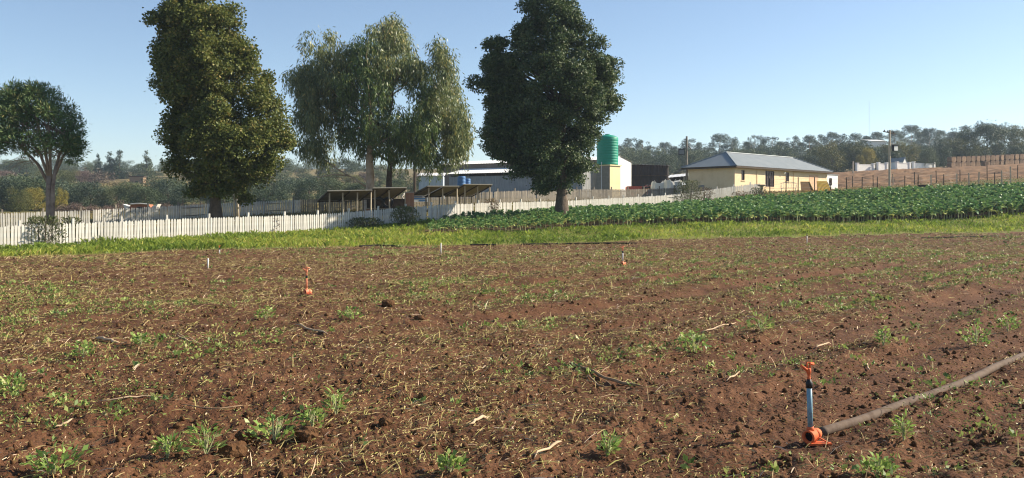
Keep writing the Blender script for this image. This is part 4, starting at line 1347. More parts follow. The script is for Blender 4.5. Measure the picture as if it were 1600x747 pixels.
def yellow_house():
    ox, oy, oz = P(1148, 95)
    rz = frame_of(None, (.72, .694))
    Lx, Wy, He, Hr = 20.6, 5.9, 3.05, 4.75
    root = empty('house', (ox, oy, oz - .1), rz, 'cream single-storey house with hipped grey iron roof right of the farm buildings', 'house')
    x0 = 0
    # front wall y=0 (facing the camera's right), left wall x=0
    ops = [(1.3, 1.95, 1.55, 2.65), (6.2, 8.1, .95, 2.75), (10.6, 11.4, 1.65, 2.7)]
    # front wall made of pieces round the openings
    mb = MB()
    xs = [0]
    for a, b, z0, z1 in ops:
        mb.box(xs[-1], a, 0, .22, -.6, He)
        mb.box(a, b, 0, .22, -.6, z0); mb.box(a, b, 0, .22, z1, He)
        xs.append(b)
    mb.box(xs[-1], Lx, 0, .22, -.6, He)
    mb.obj('wall', M['cream'], root)['label'] = 'sunlit cream front wall'
    MB().box(0, .22, .221, Wy, -.6, He).obj('wall', M['cream'], root)
    MB().box(.221, Lx, Wy - .22, Wy, -.6, He).obj('wall', M['cream'], root)
    MB().box(Lx - .22, Lx, .221, Wy - .221, -.6, He).obj('wall', M['cream'], root)
    # roof: hipped, corrugated planes
    e = .55
    A, B, C, D = Vector((-e, -e, He)), Vector((Lx + e, -e, He)), Vector((Lx + e, Wy + e, He)), Vector((-e, Wy + e, He))
    hip = Wy / 2 + e
    R1, R2 = Vector((hip - e, Wy / 2, Hr)), Vector((Lx - hip + e, Wy / 2, Hr))
    def plane(poly, run, name):
        # strips across the run with a small corrugation
        poly = [Vector(p) for p in poly]
        u = (poly[1] - poly[0]).normalized()
        ln = (poly[1] - poly[0]).length
        nrm = (poly[1] - poly[0]).cross(poly[-1] - poly[0]).normalized()
        n = int(ln / .19)
        vs, fs = [], []
        top = poly[2:]
        def topz(t):
            # upper boundary along the run
            p = poly[0] + u * ln * t
            if len(top) == 1:
                apex = top[0]
                ta = (apex - poly[0]).dot(u) / ln
                if t <= ta: return poly[0].lerp(apex, t / max(ta, 1e-6))
                return poly[1].lerp(apex, (1 - t) / max(1 - ta, 1e-6))
            r2, r1 = top
            t1, t2 = (r1 - poly[0]).dot(u) / ln, (r2 - poly[0]).dot(u) / ln
            if t <= t1: return poly[0].lerp(r1, t / max(t1, 1e-6))
            if t >= t2: return poly[1].lerp(r2, (1 - t) / max(1 - t2, 1e-6))
            return r1.lerp(r2, (t - t1) / (t2 - t1))
        for i in range(n + 1):
            t = i / n
            off = nrm * (.022 if i % 2 else 0)
            vs += [poly[0] + u * ln * t + off, topz(t) + off]
        for i in range(n):
            fs.append((2 * i, 2 * i + 2, 2 * i + 3, 2 * i + 1))
        MB().add(vs, fs).obj(name, M['roof'], rf)
    rf = MB().box(-e + .05, Lx + e - .05, -e + .02, -e + .06, He - .20, He - .005).box(-e + .02, -e + .06, -e + .061, Wy + e, He - .20, He - .005).box(Lx + e - .06, Lx + e - .02, -e + .061, Wy + e, He - .2, He - .005).obj('roof', M['darkwood'], root)
    rf['label'] = 'grey hipped iron roof with dark fascia'
    plane([A, B, R2, R1], 0, 'roof_plane')
    plane([B, C, R2], 0, 'roof_plane')
    plane([C, D, R1, R2], 0, 'roof_plane')
    plane([D, A, R1], 0, 'roof_plane')
    rc = MB()
    for p, q in ((A, R1), (B, R2), (R1, R2), (D, R1), (C, R2)):
        rc.tube([p + Vector((0, 0, .035)), q + Vector((0, 0, .045))], .07, 6)
    rc.obj('ridge_cap', M['roof'], rf)
    MB().quadplate((-e + .07, -e + .07, He - .06), (Lx + e - .07, -e + .07, He - .06), (Lx + e - .07, -.002, He - .06), (-e + .07, -.002, He - .06), .02).obj('soffit', M['darkwood'], rf)
    for (a, b, z0, z1), big in zip(ops, (0, 1, 0)):
        w = MB().box(a, b, .09, .12, z0, z1).obj('window', M['window'], root)
        f_ = MB()
        t = .06
        f_.box(a, a + t, .02, .088, z0, z1).box(b - t, b, .02, .088, z0, z1).box(a + t, b - t, .02, .088, z0, z0 + t).box(a + t, b - t, .02, .088, z1 - t, z1)
        if big:
            for k in (1, 2, 3):
                xx = a + (b - a) * k / 4
                f_.box(xx - .03, xx + .03, .03, .08, z0 + t, z1 - t)
        f_.obj('window_frame', M['frame'], w)
        MB().box(a - .08, b + .08, -.06, .018, z0 - .09, z0 - .002).obj('window_sill', M['cream'], w)
    MB().box(17.2 - 1.1, 17.2 + 1.1, -.03, -.002, .55, 2.55).obj('boarded_panel', M['peach'], root)
    for xx in (4.4, 12.4):
        MB().tube([(xx, -.05, -.3), (xx, -.05, He - .22)], .03, 6).obj('drainpipe', M['cream'], root)
    MB().tube([(9.9, -.12, He - .35), (9.9, -.35, He - .45)], [.05, .12], 8).obj('wall_lamp', M['lamp'], root)
    MB().box(-.09, -.002, 3.8, 4.5, .3, 1.1).obj('meter_box', M['metal'], root)
    # pale extension at the right end
    ex = MB().box(Lx - .9, Lx + 3.4, .30, 3.4, -.6, 2.72)
    exo = ex.obj('extension', M['whitewall'], root)
    MB().quadplate((Lx - .9, .22, 2.73), (Lx + 3.5, .22, 2.73), (Lx + 3.5, 3.5, 2.80), (Lx - .9, 3.5, 2.80), .06).obj('extension_roof', M['roof'], exo)
    MB().box(Lx + 1.1, Lx + 1.75, .24, .298, 1.45, 2.3).obj('window', M['window'], exo)
yellow_house()

def corrugated(parent, name, a, b, c, d, m, pitch=.32, amp=.03):
    return sheet_mesh(name, a, b, c, d, amp, pitch).obj(name, m, parent)

def barn():
    ox, oy, oz = P(950, 104)
    u = Vector((-.85, .52)).normalized()      # long side runs left and away
    # local x along u, local y = u turned left -> points toward the camera side is -y?  u_perp = (-u.y, u.x)
    rz = math.atan2(u.y, u.x)
    root = empty('barn', (ox, oy, oz - .2), rz, 'long grey-brown barn with white gable end behind the gum and dark trees', 'barn')
    L, W, He, Hr = 24.0, 6.6, 4.75, 5.25
    # with local x along u, local +y = (-u.y,u.x) = toward the camera's left-front; the barn body lies on -y
    corrugated(root, 'side_wall', (0, 0, -.5), (L, 0, -.5), (L, 0, He), (0, 0, He), M['brownsheet'], .5, .02)
    corrugated(root, 'rear_wall', (L, -W, -.5), (0, -W, -.5), (0, -W, He), (L, -W, He), M['brownsheet'], .5, .02)
    g = MB()
    g.add([(0, .03, -.5), (0, -W - .03, -.5), (0, -W - .03, He), (0, -W / 2, Hr), (0, .03, He), (.2, .03, -.5), (.2, -W - .03, -.5), (.2, -W - .03, He), (.2, -W / 2, Hr), (.2, .03, He)],
          [(0, 1, 2, 3, 4), (9, 8, 7, 6, 5), (0, 5, 6, 1), (1, 6, 7, 2), (2, 7, 8, 3), (3, 8, 9, 4), (4, 9, 5, 0)])
    g.obj('gable_wall', M['whitewall'], root)['label'] = 'sunlit white gable end wall'
    g2 = MB().add([(L, 0, -.5), (L, -W, -.5), (L, -W, He), (L, -W / 2, Hr), (L, 0, He)], [(0, 1, 2, 3, 4)])
    g2.obj('gable_wall', M['bluesheet'], root)
    corrugated(root, 'roof', (L + .4, .4, He - .02), (-.15, .4, He - .02), (-.15, -W / 2, Hr + .08), (L + .4, -W / 2, Hr + .08), M['brightroof'], .4, .025)
    corrugated(root, 'roof', (-.15, -W - .4, He - .02), (L + .4, -W - .4, He - .02), (L + .4, -W / 2, Hr + .08), (-.15, -W / 2, Hr + .08), M['brightroof'], .4, .025)
    # lean-to along the side
    l0, l1, d = 1.5, 20.0, 3.6
    hf_, hb = 3.35, 4.1
    lt = corrugated(root, 'lean_to_wall', (l0, d, -.5), (l1, d, -.5), (l1, d, hf_ - .35), (l0, d, hf_ - .35), M['sheet'], .36, .035)
    corrugated(lt, 'lean_to_end', (l1, d, -.5), (l1, .05, -.5), (l1, .05, hb - .2), (l1, d, hf_ - .35), M['sheet'], .36, .03)
    corrugated(lt, 'lean_to_end', (l0, .05, -.5), (l0, d, -.5), (l0, d, hf_ - .35), (l0, .05, hb - .2), M['sheet'], .36, .03)
    corrugated(lt, 'lean_to_roof', (l1 + .3, d + .5, hf_), (l0 - .3, d + .5, hf_), (l0 - .3, .06, hb + .05), (l1 + .3, .06, hb + .05), M['brightroof'], .36, .02)
    for k in range(8):
        xx = l0 + .2 + k * (l1 - l0 - .4) / 7
        MB().box(xx - .06, xx + .06, d - .16, d - .05, -.3, hf_ - .05).obj('lean_to_post', M['greywood'], lt)
barn()

def tank_tower():
    ox, oy, oz = P(953, 99)
    rz = math.atan2(.71, .70)
    root = empty('tank_stand', (ox, oy, oz - .2), rz, 'yellow plastered tower block carrying the green water tank', 'tower')
    # local: lit face looks along local -y, shaded face along -x
    MB().box(0, 1.9, 0, 2.0, -.4, 3.9).obj('block', M['yellowwall'], root)
    s = MB().box(-.12, 2.02, -.12, 2.12, 3.9, 4.02).obj('top_slab', M['yellowwall'], root)
    MB().box(-.03, -.003, .0, 2.0, -.4, 3.88).obj('grey_face', M['greyplaster'], root)['label'] = 'grey plaster side'  # thin grey-brown panel laid over the yellow block's left side
    for k in range(7):
        MB().box(-.045, -.031, .1, 1.9, .2 + k * .5, .22 + k * .5).obj('course_line', M['mortar'], root)
    c, q = math.cos(rz), math.sin(rz)
    tx, ty = .9, 1.05
    t = empty('water_tank', (ox + tx * c - ty * q, oy + tx * q + ty * c, oz - .2 + 4.02), 0, 'green ribbed plastic water tank on top of the yellow tower', 'water tank')
    prof = [(0, 0), (1.16, 0), (1.2, .06)]
    z = .1
    while z < 2.85:
        prof += [(1.2, z), (1.2, z + .17), (1.182, z + .21), (1.182, z + .25)]
        z += .29
    body = MB().lathe(prof + [(1.19, z), (1.12, z + .14), (.75, z + .30), (.30, z + .38), (.28, z + .38)], 32).obj('tank_body', M['tank'], t, True)
    MB().lathe([(.28, z + .36), (.30, z + .42), (.26, z + .47), (0, z + .48)], 20).obj('tank_lid', M['tank'], t, True)
    MB().tube([(-.75, -1.02, .3), (-.8, -1.1, -.1), (-.8, -1.12, -3.6)], .03, 6).obj('outlet_pipe', M['whitewall'], t)
tank_tower()

def pale_shed():
    ox, oy, oz = P(655, 98)
    root = empty('shed', (ox, oy, oz - .2), .05, 'small pale blue corrugated shed behind the gum tree', 'shed')
    corrugated(root, 'front_wall', (0, 0, -.3), (2.6, 0, -.3), (2.6, 0, 3.0), (0, 0, 3.0), M['bluesheet'], .4, .03)
    corrugated(root, 'side_wall', (2.62, 0, -.3), (2.62, 4, -.3), (2.62, 4, 3.0), (2.62, 0, 3.0), M['bluesheet'], .4, .03)
    corrugated(root, 'side_wall', (-.02, 4, -.3), (-.02, 0, -.3), (-.02, 0, 3.0), (-.02, 4, 3.0), M['bluesheet'], .4, .03)
    corrugated(root, 'roof', (-.2, -.3, 3.02), (2.8, -.3, 3.02), (2.8, 4.2, 3.5), (-.2, 4.2, 3.5), M['brightroof'], .4, .02)
    p = empty('timber_pole', P(648, 95), 0, 'dark tall post left of the pale blue shed', 'pole')
    MB().tube([(0, 0, -.2), (0, 0, 4.4)], [.16, .13], 8).obj('pole', M['darkwood'], p)
pale_shed()
def barrel(px, Z, zoff, mk, label, h=1.1, r=.42, name='drum', cat='drum'):
    x, y, z = P(px, Z)
    root = empty(name, (x, y, z + zoff), 0, label, cat)
    MB().lathe([(0, 0), (r * .92, 0), (r, .06 * h), (r, .3 * h), (r * .95, .33 * h), (r, .36 * h), (r, .63 * h), (r * .95, .66 * h), (r, .7 * h), (r, .94 * h), (r * .9, h), (0, h)], 18).obj('drum_body', M[mk], root, True)
    MB().lathe([(.06, h), (.06, h + .03), (0, h + .03)], 10, (r * .5, 0, 0)).obj('bung', M['black'], root)
barrel(721, 92, 1.5, 'blue', 'blue plastic drum seen between the right shelter and the grey lean-to', 1.0, .42)
barrel(730, 93, 1.5, 'blue', 'second, smaller blue drum just right of the taller one', .75, .34)
# low platform under the drums
pf = empty('drum_stand', P(725, 92.5), 0, 'low timber stand under the blue drums', 'stand')
MB().box(-1.1, 1.1, -.7, .7, 1.34, 1.49).obj('deck', M['greywood'], pf)
for xx in (-1, 1):
    for yy in (-.6, .6):
        MB().box(xx - .06, xx + .06, yy - .06, yy + .06, -.1, 1.339).obj('leg', M['greywood'], pf)

def open_shed():
    ox, oy, oz = P(984, 112)
    root = empty('open_shed', (ox, oy, oz - .2), .05, 'dark-clad open-fronted shed between the white barn end and the hipped house', 'shed')
    w, d, h = 4.9, 6, 4.35
    corrugated(root, 'front_cladding', (0, 0, 1.5), (w, 0, 1.5), (w, 0, h - .1), (0, 0, h - .1), M['darksheet'], .42, .05)
    corrugated(root, 'rear_wall', (w, d, -.3), (0, d, -.3), (0, d, h), (w, d, h), M['darksheet'], .42, .04)
    corrugated(root, 'side_wall', (0, d, -.3), (0, 0, -.3), (0, 0, h), (0, d, h), M['darksheet'], .42, .04)
    corrugated(root, 'roof', (-.2, -.4, h), (w + .3, -.4, h - .25), (w + .3, d + .2, h + .1), (-.2, d + .2, h + .35), M['sheet'], .42, .02)
    for xx in (.05, w * .5, w - .05):
        MB().tube([(xx, .1, -.3), (xx, .1, h - .2)], .07, 6).obj('post', M['greywood'], root)
    MB().tube([(-.1, -.08, 2.9), (w + .1, -.08, 2.9)], .05, 4).obj('girt', M['darkwood'], root)
open_shed()
def tractor():
    x, y, z = P(1000, 107)
    root = empty('tractor', (x, y, z), math.radians(15), 'faded red tractor parked under the dark open shed', 'tractor')
    MB().box(-1.6, .1, -.35, .35, .75, 1.35).box(-1.75, -1.6, -.3, .3, .7, 1.25).obj('bonnet', M['redpaint'], root)
    MB().box(.1, 1.3, -.45, .45, .6, 1.0).obj('chassis', M['redpaint'], root)
    MB().box(.5, 1.0, -.25, .25, 1.0, 1.12).box(.95, 1.05, -.25, .25, 1.12, 1.6).obj('seat', M['black'], root)
    MB().tube([(.05, 0, 1.3), (.3, 0, 1.65)], .025, 6).obj('steering_column', M['black'], root)
    MB().tube([(-1.0, .2, 1.3), (-1.0, .2, 2.1)], .04, 6).obj('exhaust', M['metal'], root)
    for (xx, yy, r, w_) in ((.8, -.8, .72, .36), (.8, .44, .72, .36), (-1.2, -.62, .42, .22), (-1.2, .40, .42, .22)):
        wl_ = ring(MB(), (xx, yy + w_ / 2, r), (0, 1, 0), r, r * .55, w_).obj('wheel', M['black'], root, True)
        MB().tube([(xx, yy + w_ * .3, r), (xx, yy + w_ * .7, r)], r * .54, 16).obj('rim', M['redpaint'], wl_)
    for yy in (-.62, .62):
        MB().quadplate((.2, yy - .2, 1.25), (.2, yy + .2, 1.25), (1.2, yy + .2, 1.5), (1.2, yy - .2, 1.5), .04).obj('mudguard', M['redpaint'], root)
tractor()
def rusty_wheel_rake(px, Z, label):
    x, y, z = P(px, Z)
    root = empty('farm_implement', (x, y, z), 0, label, 'implement')
    MB().tube([(-1.2, 0, .9), (0, 0, 1.05), (1.2, 0, .9)], .07, 6).tube([(0, 0, 1.05), (0, .6, .6)], .06, 6).obj('frame', M['rust'], root)
    for k in (-1, 0, 1):
        ring(MB(), (k * .8, -.1, .55), (.2, 1, 0), .55, .46, .06).obj('disc', M['rust'], root)
rusty_wheel_rake(1012, 104, 'rusty red disc implement right of the tractor')
def bulk_bag(px, Z, w, h, label, rz=0):
    x, y, z = P(px, Z)
    root = empty('bulk_bag', (x, y, z), rz, label, 'bag', 'white bulk bags by the open shed')
    import bmesh
    bm = bmesh.new()
    bmesh.ops.create_cube(bm, size=1)
    bmesh.ops.subdivide_edges(bm, edges=bm.edges[:], cuts=5, use_grid_fill=True)
    for v_ in bm.verts:
        c = v_.co
        bul = 1 + .10 * math.cos(c.z * 3.0) + .04 * math.sin(c.x * 9 + c.z * 7 + px)
        rr_ = 1 - .25 * (abs(c.x) * 2 * abs(c.y) * 2) ** 4
        v_.co = Vector((c.x * w * bul * rr_, c.y * w * bul * rr_, (c.z + .5) * h * (1 - .06 * math.cos(c.x * 5) * (c.z > .3))))
    me = bpy.data.meshes.new('bag_body'); bm.to_mesh(me); bm.free()
    link('bag_body', me, M['bag'], root)
    for sx_ in (-1, 1):
        for sy_ in (-1, 1):
            MB().tube([(sx_ * w * .42, sy_ * w * .42, h * .95), (sx_ * w * .36, sy_ * w * .36, h * 1.12), (sx_ * w * .25, sy_ * w * .42, h * .96)], .03, 5).obj('loop', M['bag'], root)
bulk_bag(1029, 103, 1.55, 1.75, 'left of the two white bulk bags beside the rusty implement')
bulk_bag(1051, 102, 1.75, 1.85, 'right and nearer of the two white bulk bags, by the round bush', .2)

def low_shed(px, Z, w, d, h, label, rz, roofm='brightroof'):
    x, y, z = P(px, Z)
    root = empty('low_shed', (x, y, z - .2), rz, label, 'shed')
    corrugated(root, 'roof', (-.3, -.3, h - .7), (w + .3, -.3, h + .0), (w + .3, d, h + .5), (-.3, d, h - .2), M[roofm], .5, .02)
    corrugated(root, 'rear_wall', (w, d - .1, -.3), (0, d - .1, -.3), (0, d - .1, h - .4), (w, d - .1, h + .2), M['darksheet'], .5, .03)
    for k in range(4):
        xx = .1 + k * (w - .2) / 3
        MB().tube([(xx, 0, -.3), (xx, 0, h - .7 + .7 * xx / w - .05)], .07, 6).obj('post', M['palewood'], root)
low_shed(1043, 132, 7.2, 5, 3.1, 'low pale-roofed shed with dark opening behind the left floodlight pole', 0.0)
low_shed(1046, 125, 6.2, 4, 1.9, 'lower pale-roofed stall in front of the low shed', 0.0)

# floodlight poles
def flood_pole(px, py, pytop, Z, label, lamp_side, lit, arms=False):
    x, y, z = P(px, Z)
    top = CAMZ - (pytop - Y0) * Z / F - z
    root = empty('floodlight_pole', (x, y, z), 0, label, 'pole')
    MB().tube([(0, 0, -.3), (0, 0, top)], [.15, .11], 10).obj('pole', M['greywood' if not lit else 'palewood'], root)
    zl = top - 1.9 if not lit else top - 2.2
    s = lamp_side
    fr_ = MB().tube([(0, 0, zl + .6), (s * .5, -.1, zl + .6)], .05, 6).obj('bracket', M['metal'], root)
    bx = s * .62
    lp = MB().box(bx - .34, bx + .34, -.32, -.02, zl - .2, zl + .45).obj('floodlight', M['black'], root)
    if lit: root.rotation_euler.z = .45
    MB().box(bx - .28, bx + .28, -.345, -.322, zl - .14, zl + .39).obj('lamp_glass', M['lamp'] if lit else M['metal'], lp)
    MB().box(bx - .40, bx + .40, -.42, -.02, zl + .46, zl + .51).obj('visor', M['black'], lp)
    if arms:
        MB().tube([(-1.0, 0, top - .2), (.9, 0, top - .45)], .06, 6).obj('cross_arm', M['darkwood'], root)
        for k in (-.8, -.3, .6):
            MB().lathe([(0, 0), (.05, 0), (.07, .1), (.04, .2), (0, .22)], 8, (k, 0, top - .2 - (k + 1) * .1)).obj('insulator', M['darkwood'], root)
    else:
        MB().tube([(-.1, 0, zl + 1.1), (.5, 0, zl + .5)], .045, 6).obj('brace', M['darkwood'], root)
flood_pole(1073, 306, 213, 100, 'grey timber floodlight pole with dark lamp box left of the hipped house', -1, False)
flood_pole(1390, 296, 203, 101, 'pale timber floodlight pole with white-faced lamp in front of the ploughed hillside', 1, True, True)
# thin far mast
mx = empty('radio_mast', P(1358, 420), 0, 'very thin faint radio mast above the right skyline', 'mast')
topz = CAMZ - (158 - Y0) * 420 / F - mx.location.z
MB().tube([(0, 0, 0), (0, 0, topz)], [.07, .04], 4).obj('mast_pole', M['metal'], mx)
for k in range(5):
    MB().box(-.2, .2, -.02, .02, topz - 3 - k * 6, topz - 2.9 - k * 6).obj('mast_rung', M['metal'], mx)

# ------------------------------------------------------------------ SHELTERS
def shelter(pxl, pxr, Z, npost, hf_, hb, depth, ang_, label, seed):
    xl, yl, zl = P(pxl, Z)
    w = (pxr - pxl) / F * Z
    root = empty('lean_to_shelter', (xl, yl, zl), ang_, label, 'shelter')
    rng = np.random.default_rng(seed)
    n = max(2, int(w / 1.1))
    zr = hz(xl + w * math.cos(ang_), yl + w * math.sin(ang_)) - zl     # ground rise along the shelter
    rise = zr * .75
    rs = MB()
    for k in range(n):
        a, b = k / n, (k + 1) / n
        j = rng.normal() * .02
        sh_ = MB()
        x0_, x1_ = w * a - .03, w * b + .03
        z0_, z1_ = rise * a + j, rise * b + j
        sh_.quadplate((x0_, -.35, hf_ + z0_), (x1_, -.35, hf_ + z1_), (x1_ - 1.1, depth + .2, hb + z1_), (x0_ - 1.1, depth + .2, hb + z0_), .03)
        o = sh_.obj('roof_sheet', M['roofsheet'], root)
    MB().tube([(-.05, -.37, hf_ + .02), (w + .05, -.37, hf_ + rise + .02)], .045, 6).obj('front_beam', M['thatch'], root)
    MB().tube([(-1.1, depth, hb - .06), (w - 1.05, depth, hb + rise - .06)], .05, 6).obj('rear_beam', M['darkwood'], root)
    for k in range(n + 1):
        t = k / n
        MB().tube([(w * t, -.2, hf_ + rise * t - .07), (w * t - 1.05, depth, hb + rise * t - .07)], .05, 5).obj('rafter', M['darkwood'], root)
    for k in range(npost):
        t = (k + .08) / (npost - .85)
        t = min(t, 1)
        gz = zr * t
        MB().tube([(w * t, .0, gz - .3), (w * t + rng.normal() * .03, .0, hf_ + rise * t - .12)], [.062, .055], 8).obj('front_post', M['palewood'], root)
        MB().tube([(w * t - 1.0, depth - .1, gz - .3), (w * t - 1.0, depth - .1, hb + rise * t - .1)], .055, 6).obj('rear_post', M['greywood'], root)
shelter(513, 580, 65, 4, 1.95, 1.30, 3.2, .12, 'leftmost low lean-to shelter with sagging dark roof on pale posts', 1)
shelter(584, 634, 66.5, 3, 2.05, 1.35, 3.2, .12, 'second low lean-to shelter, in front of the gum trunks', 2)
shelter(668, 716, 70, 3, 2.05, 1.35, 3.2, .2, 'third low lean-to shelter, right of the brick pillar', 3)
shelter(724, 768, 72, 3, 2.15, 1.35, 3.2, .2, 'rightmost low lean-to shelter in front of the grey lean-to barn', 4)

def brick_pillar(px, Z, w, h, label):
    x, y, z = P(px, Z)
    root = empty('brick_pillar', (x, y, z), .2, label, 'pillar')
    MB().box(-w / 2 + .012, w / 2 - .012, -w / 2 + .012, w / 2 - .012, -.2, h).obj('mortar_core', M['mortar'], root)
    bl, bh = w / 2 - .006, .088
    me = MB().box(0, bl, 0, .11, 0, bh - .012).mesh('brick'); me.materials.append(M['brick'])
    k = 0
    zz = 0
    while zz + bh <= h:
        for side in range(2):
            for j in range(2):
                if side == 0:
                    o = link('brick', me, None, root, (-w / 2 + j * (bl + .012), -w / 2, zz))
                else:
                    o = link('brick', me, None, root, (w / 2, -w / 2 + .115 + j * (bl - .045), zz)); o.rotation_euler = (0, 0, math.pi / 2); o.scale = (.86, 1, 1)
        zz += bh
brick_pillar(640, 67, .62, 1.75, 'square red brick pillar between the second and third shelters')
def sign_board():
    x, y, z = P(656, 76)
    root = empty('sign_board', (x, y, z), .3, 'white board with blue print hanging on the rear fence right of the brick pillar', 'sign')
    MB().box(-.75, .75, -.04, 0, .55, 1.15).obj('board', M['whitewall'], root)
    for k, (a, b, zz) in enumerate([(-.6, .2, .98), (-.55, .45, .82), (-.1, .6, .66)]):
        MB().box(a, b, -.046, -.041, zz - .05, zz + .07).obj('print_bar', M['blue'], root)
    for s_ in (-.6, .6):
        MB().box(s_ - .03, s_ + .03, .002, .06, -.2, 1.2).obj('post', M['greywood'], root)
sign_board()
def white_elbow():
    x, y, z = P(628, 68)
    root = empty('white_duct', (x, y, z), 0, 'white bent duct pipe beside the brick pillar', 'duct')
    MB().tube([(-.5, 0, 1.0), (-.1, 0, .95), (.15, 0, 1.15), (-.05, 0, 1.4), (.25, 0, 1.6)], [.06, .08, .08, .08, .08], 8).obj('duct', M['whiteriser'], root, True)
    MB().tube([(.15, 0, -.2), (.15, 0, 1.1)], .05, 6).obj('stand', M['greywood'], root)
white_elbow()
def braai(px, Z):
    x, y, z = P(px, Z)
    root = empty('brick_counter', (x, y, z), .1, 'low dark counter with brick ends under the second shelter', 'counter')
    MB().box(-1.6, 1.6, -.1, .5, .45, .55).obj('counter_top', M['greywood'], root)
    for xx in (-1.45, .5, 1.45):
        MB().box(xx - .15, xx + .15, 0, .45, -.2, .449).obj('pier', M['brick'], root)
    MB().box(-1.6, 1.6, .46, .56, -.2, 1.25).obj('back_panel', M['darkwood'], root)
braai(606, 67.3)
def tyre(px, Z, zo, label):
    x, y, z = P(px, Z)
    root = empty('tyre', (x, y, z + zo), 0, label, 'tyre')
    ring(MB(), (0, 0, .42), (.1, 1, .1), .42, .25, .24).obj('tread', M['black'], root, True)
tyre(592, 66.8, .56, 'black tyre standing on the counter under the second shelter, left one')
tyre(606, 66.9, .56, 'black tyre standing on the counter under the second shelter, right one')
bm_ = empty('timber_bench', P(668, 66), .2, 'pale timber bench behind the fence below the third shelter', 'bench')
MB().box(-1.2, 1.2, -.18, .18, .42, .5).obj('seat', M['palewood'], bm_)
for xx in (-1, 1): MB().box(xx - .06, xx + .06, -.15, .15, -.2, .419).obj('leg', M['palewood'], bm_)

# red trailer at left behind the rear fence
def red_trailer():
    x, y, z = P(222, 78)
    z = CAMZ - (338 - Y0) * 78 / F
    z = hz(x, y)
    topz_ = CAMZ - (318 - Y0) * 78 / F - z
    root = empty('trailer', (x, y, z), .05, 'low red trailer with pale upturned ends behind the white rear fence', 'trailer')
    h = topz_
    MB().add([(-.95, -.5, h - .55), (.95, -.5, h - .55), (.95, .5, h - .55), (-.95, .5, h - .55), (-.75, -.55, h - .08), (.75, -.55, h - .08), (.75, .55, h - .08), (-.75, .55, h - .08)],
             [(0, 3, 2, 1), (4, 5, 6, 7), (0, 1, 5, 4), (1, 2, 6, 5), (2, 3, 7, 6), (3, 0, 4, 7)]).obj('box_body', M['rust'], root)
    MB().tube([(-.8, -.6, h - .06), (0, -.6, h), (.8, -.6, h - .06)], .06, 6).obj('top_rail', M['whiteriser'], root)
    for s_ in (-1, 1):
        MB().add([(s_ * .95, -.45, h - .75), (s_ * 1.15, -.45, h - .75), (s_ * 1.5, -.45, h - .05), (s_ * 1.0, -.45, h - .25), (s_ * .95, .45, h - .75), (s_ * 1.15, .45, h - .75), (s_ * 1.5, .45, h - .05), (s_ * 1.0, .45, h - .25)],
                 [(0, 1, 2, 3), (7, 6, 5, 4), (0, 4, 5, 1), (1, 5, 6, 2), (2, 6, 7, 3), (3, 7, 4, 0)]).obj('end_flap', M['whiteriser'], root)
    ring(MB(), (0, -.55, .4), (0, 1, 0), .4, .22, .2).obj('wheel', M['black'], root)
    MB().box(-.9, .9, -.4, .4, .35, h - .551).obj('chassis', M['darkwood'], root)
red_trailer()
# brick hut on the left hill
def hut():
    x, y, z = P(213, 270)
    top = CAMZ - (275 - Y0) * 270 / F
    root = empty('hut', (x, y, z), .1, 'small tan brick hut with flat roof on the left hillside', 'hut')
    h = max(2.5, top - z)
    MB().box(-2.0, 2.0, 0, 3, -.3, h - .2).obj('wall', M['tanbrick'], root)
    MB().box(-2.3, 2.3, -.4, 3.3, h - .199, h).obj('roof', M['darkwood'], root)
    MB().box(-.4, .5, -.03, -.002, 0, 2).obj('door', M['darkwood'], root)
hut()
# dry grass patches on the left slope
for px, py, w, label in [(170, 288, 24, 'tawny dry grass patch on the left hill beside the hut'), (236, 288, 26, 'tawny dry grass patch right of the brick hut')]:
    x, y, z = P(px, 262)
    rng = np.random.default_rng(px)
    n = 2600
    X = x + rng.normal(0, w * .13, n); Y = y + rng.normal(0, 10, n)
    V, Q, v = blades(X, Y, H(X, Y) - .05, .6 + 1.4 * rng.random(n), .12 + .1 * rng.random(n), rng.random(n), rng)
    tag(link('dry_grass', npmesh('dry_grass', V, Q, v), M['drygrass']), label, kind='stuff')

# ------------------------------------------------------------------ GARDEN THINGS AT THE HOUSE
def slat_board(px0, px1, pyt, pyb, Z, mk, label, slats):
    xc = ((px0 + px1) / 2 - 800) / F * Z
    z = hz(xc, Z)
    w = (px1 - px0) / F * Z; h = (pyb - pyt) / F * Z
    root = empty('sloping_board', (xc, Z, z), .18, label, 'board')
    fr_ = MB().quadplate((-w * .5, -.3, 0), (w * .5, -.3, 0), (w * .36, .25, h), (-w * .36, .25, h), .05).obj('backing', M['darkwood' if slats else 'rustboard'], root)
    if slats:
        for k in range(9):
            t0, t1 = (k + .08) / 9, (k + .80) / 9
            f = lambda t, b: (-w * .5 + w * t, -.36, .02) if b else (-w * .36 + w * .72 * t, .19, h)
            MB().quadplate(f(t0, 1), f(t1, 1), f(t1, 0), f(t0, 0), .03).obj('slat', M[mk], root)
    MB().tube([(-w * .5, -.37, .03), (w * .52, -.37, .03)], .05, 5).obj('bottom_rail', M['yellow'], root)
    MB().tube([(-w * .36, .22, h + .02), (w * .36, .22, h + .02)], .04, 5).obj('top_rail', M['yellow'], root)
    MB().tube([(w * .52, -.37, .03), (w * .38, .22, h + .02)], .05, 5).obj('side_rail', M['yellow'], root)
    MB().tube([(0, .25, h * .95), (0, .9, 0)], .05, 5).obj('prop', M['darkwood'], root)
M['rustboard'] = mat('brown_board', (.16, .085, .03), .8, [(.20, .11, .04)], 4)
slat_board(1249, 1269, 285, 300, 95, 'yellow', 'plain brown sloping board with yellow edging in front of the house', False)
slat_board(1274, 1297, 284, 299, 96, 'yellow', 'yellow slatted sloping board in front of the house, by the pale extension', True)
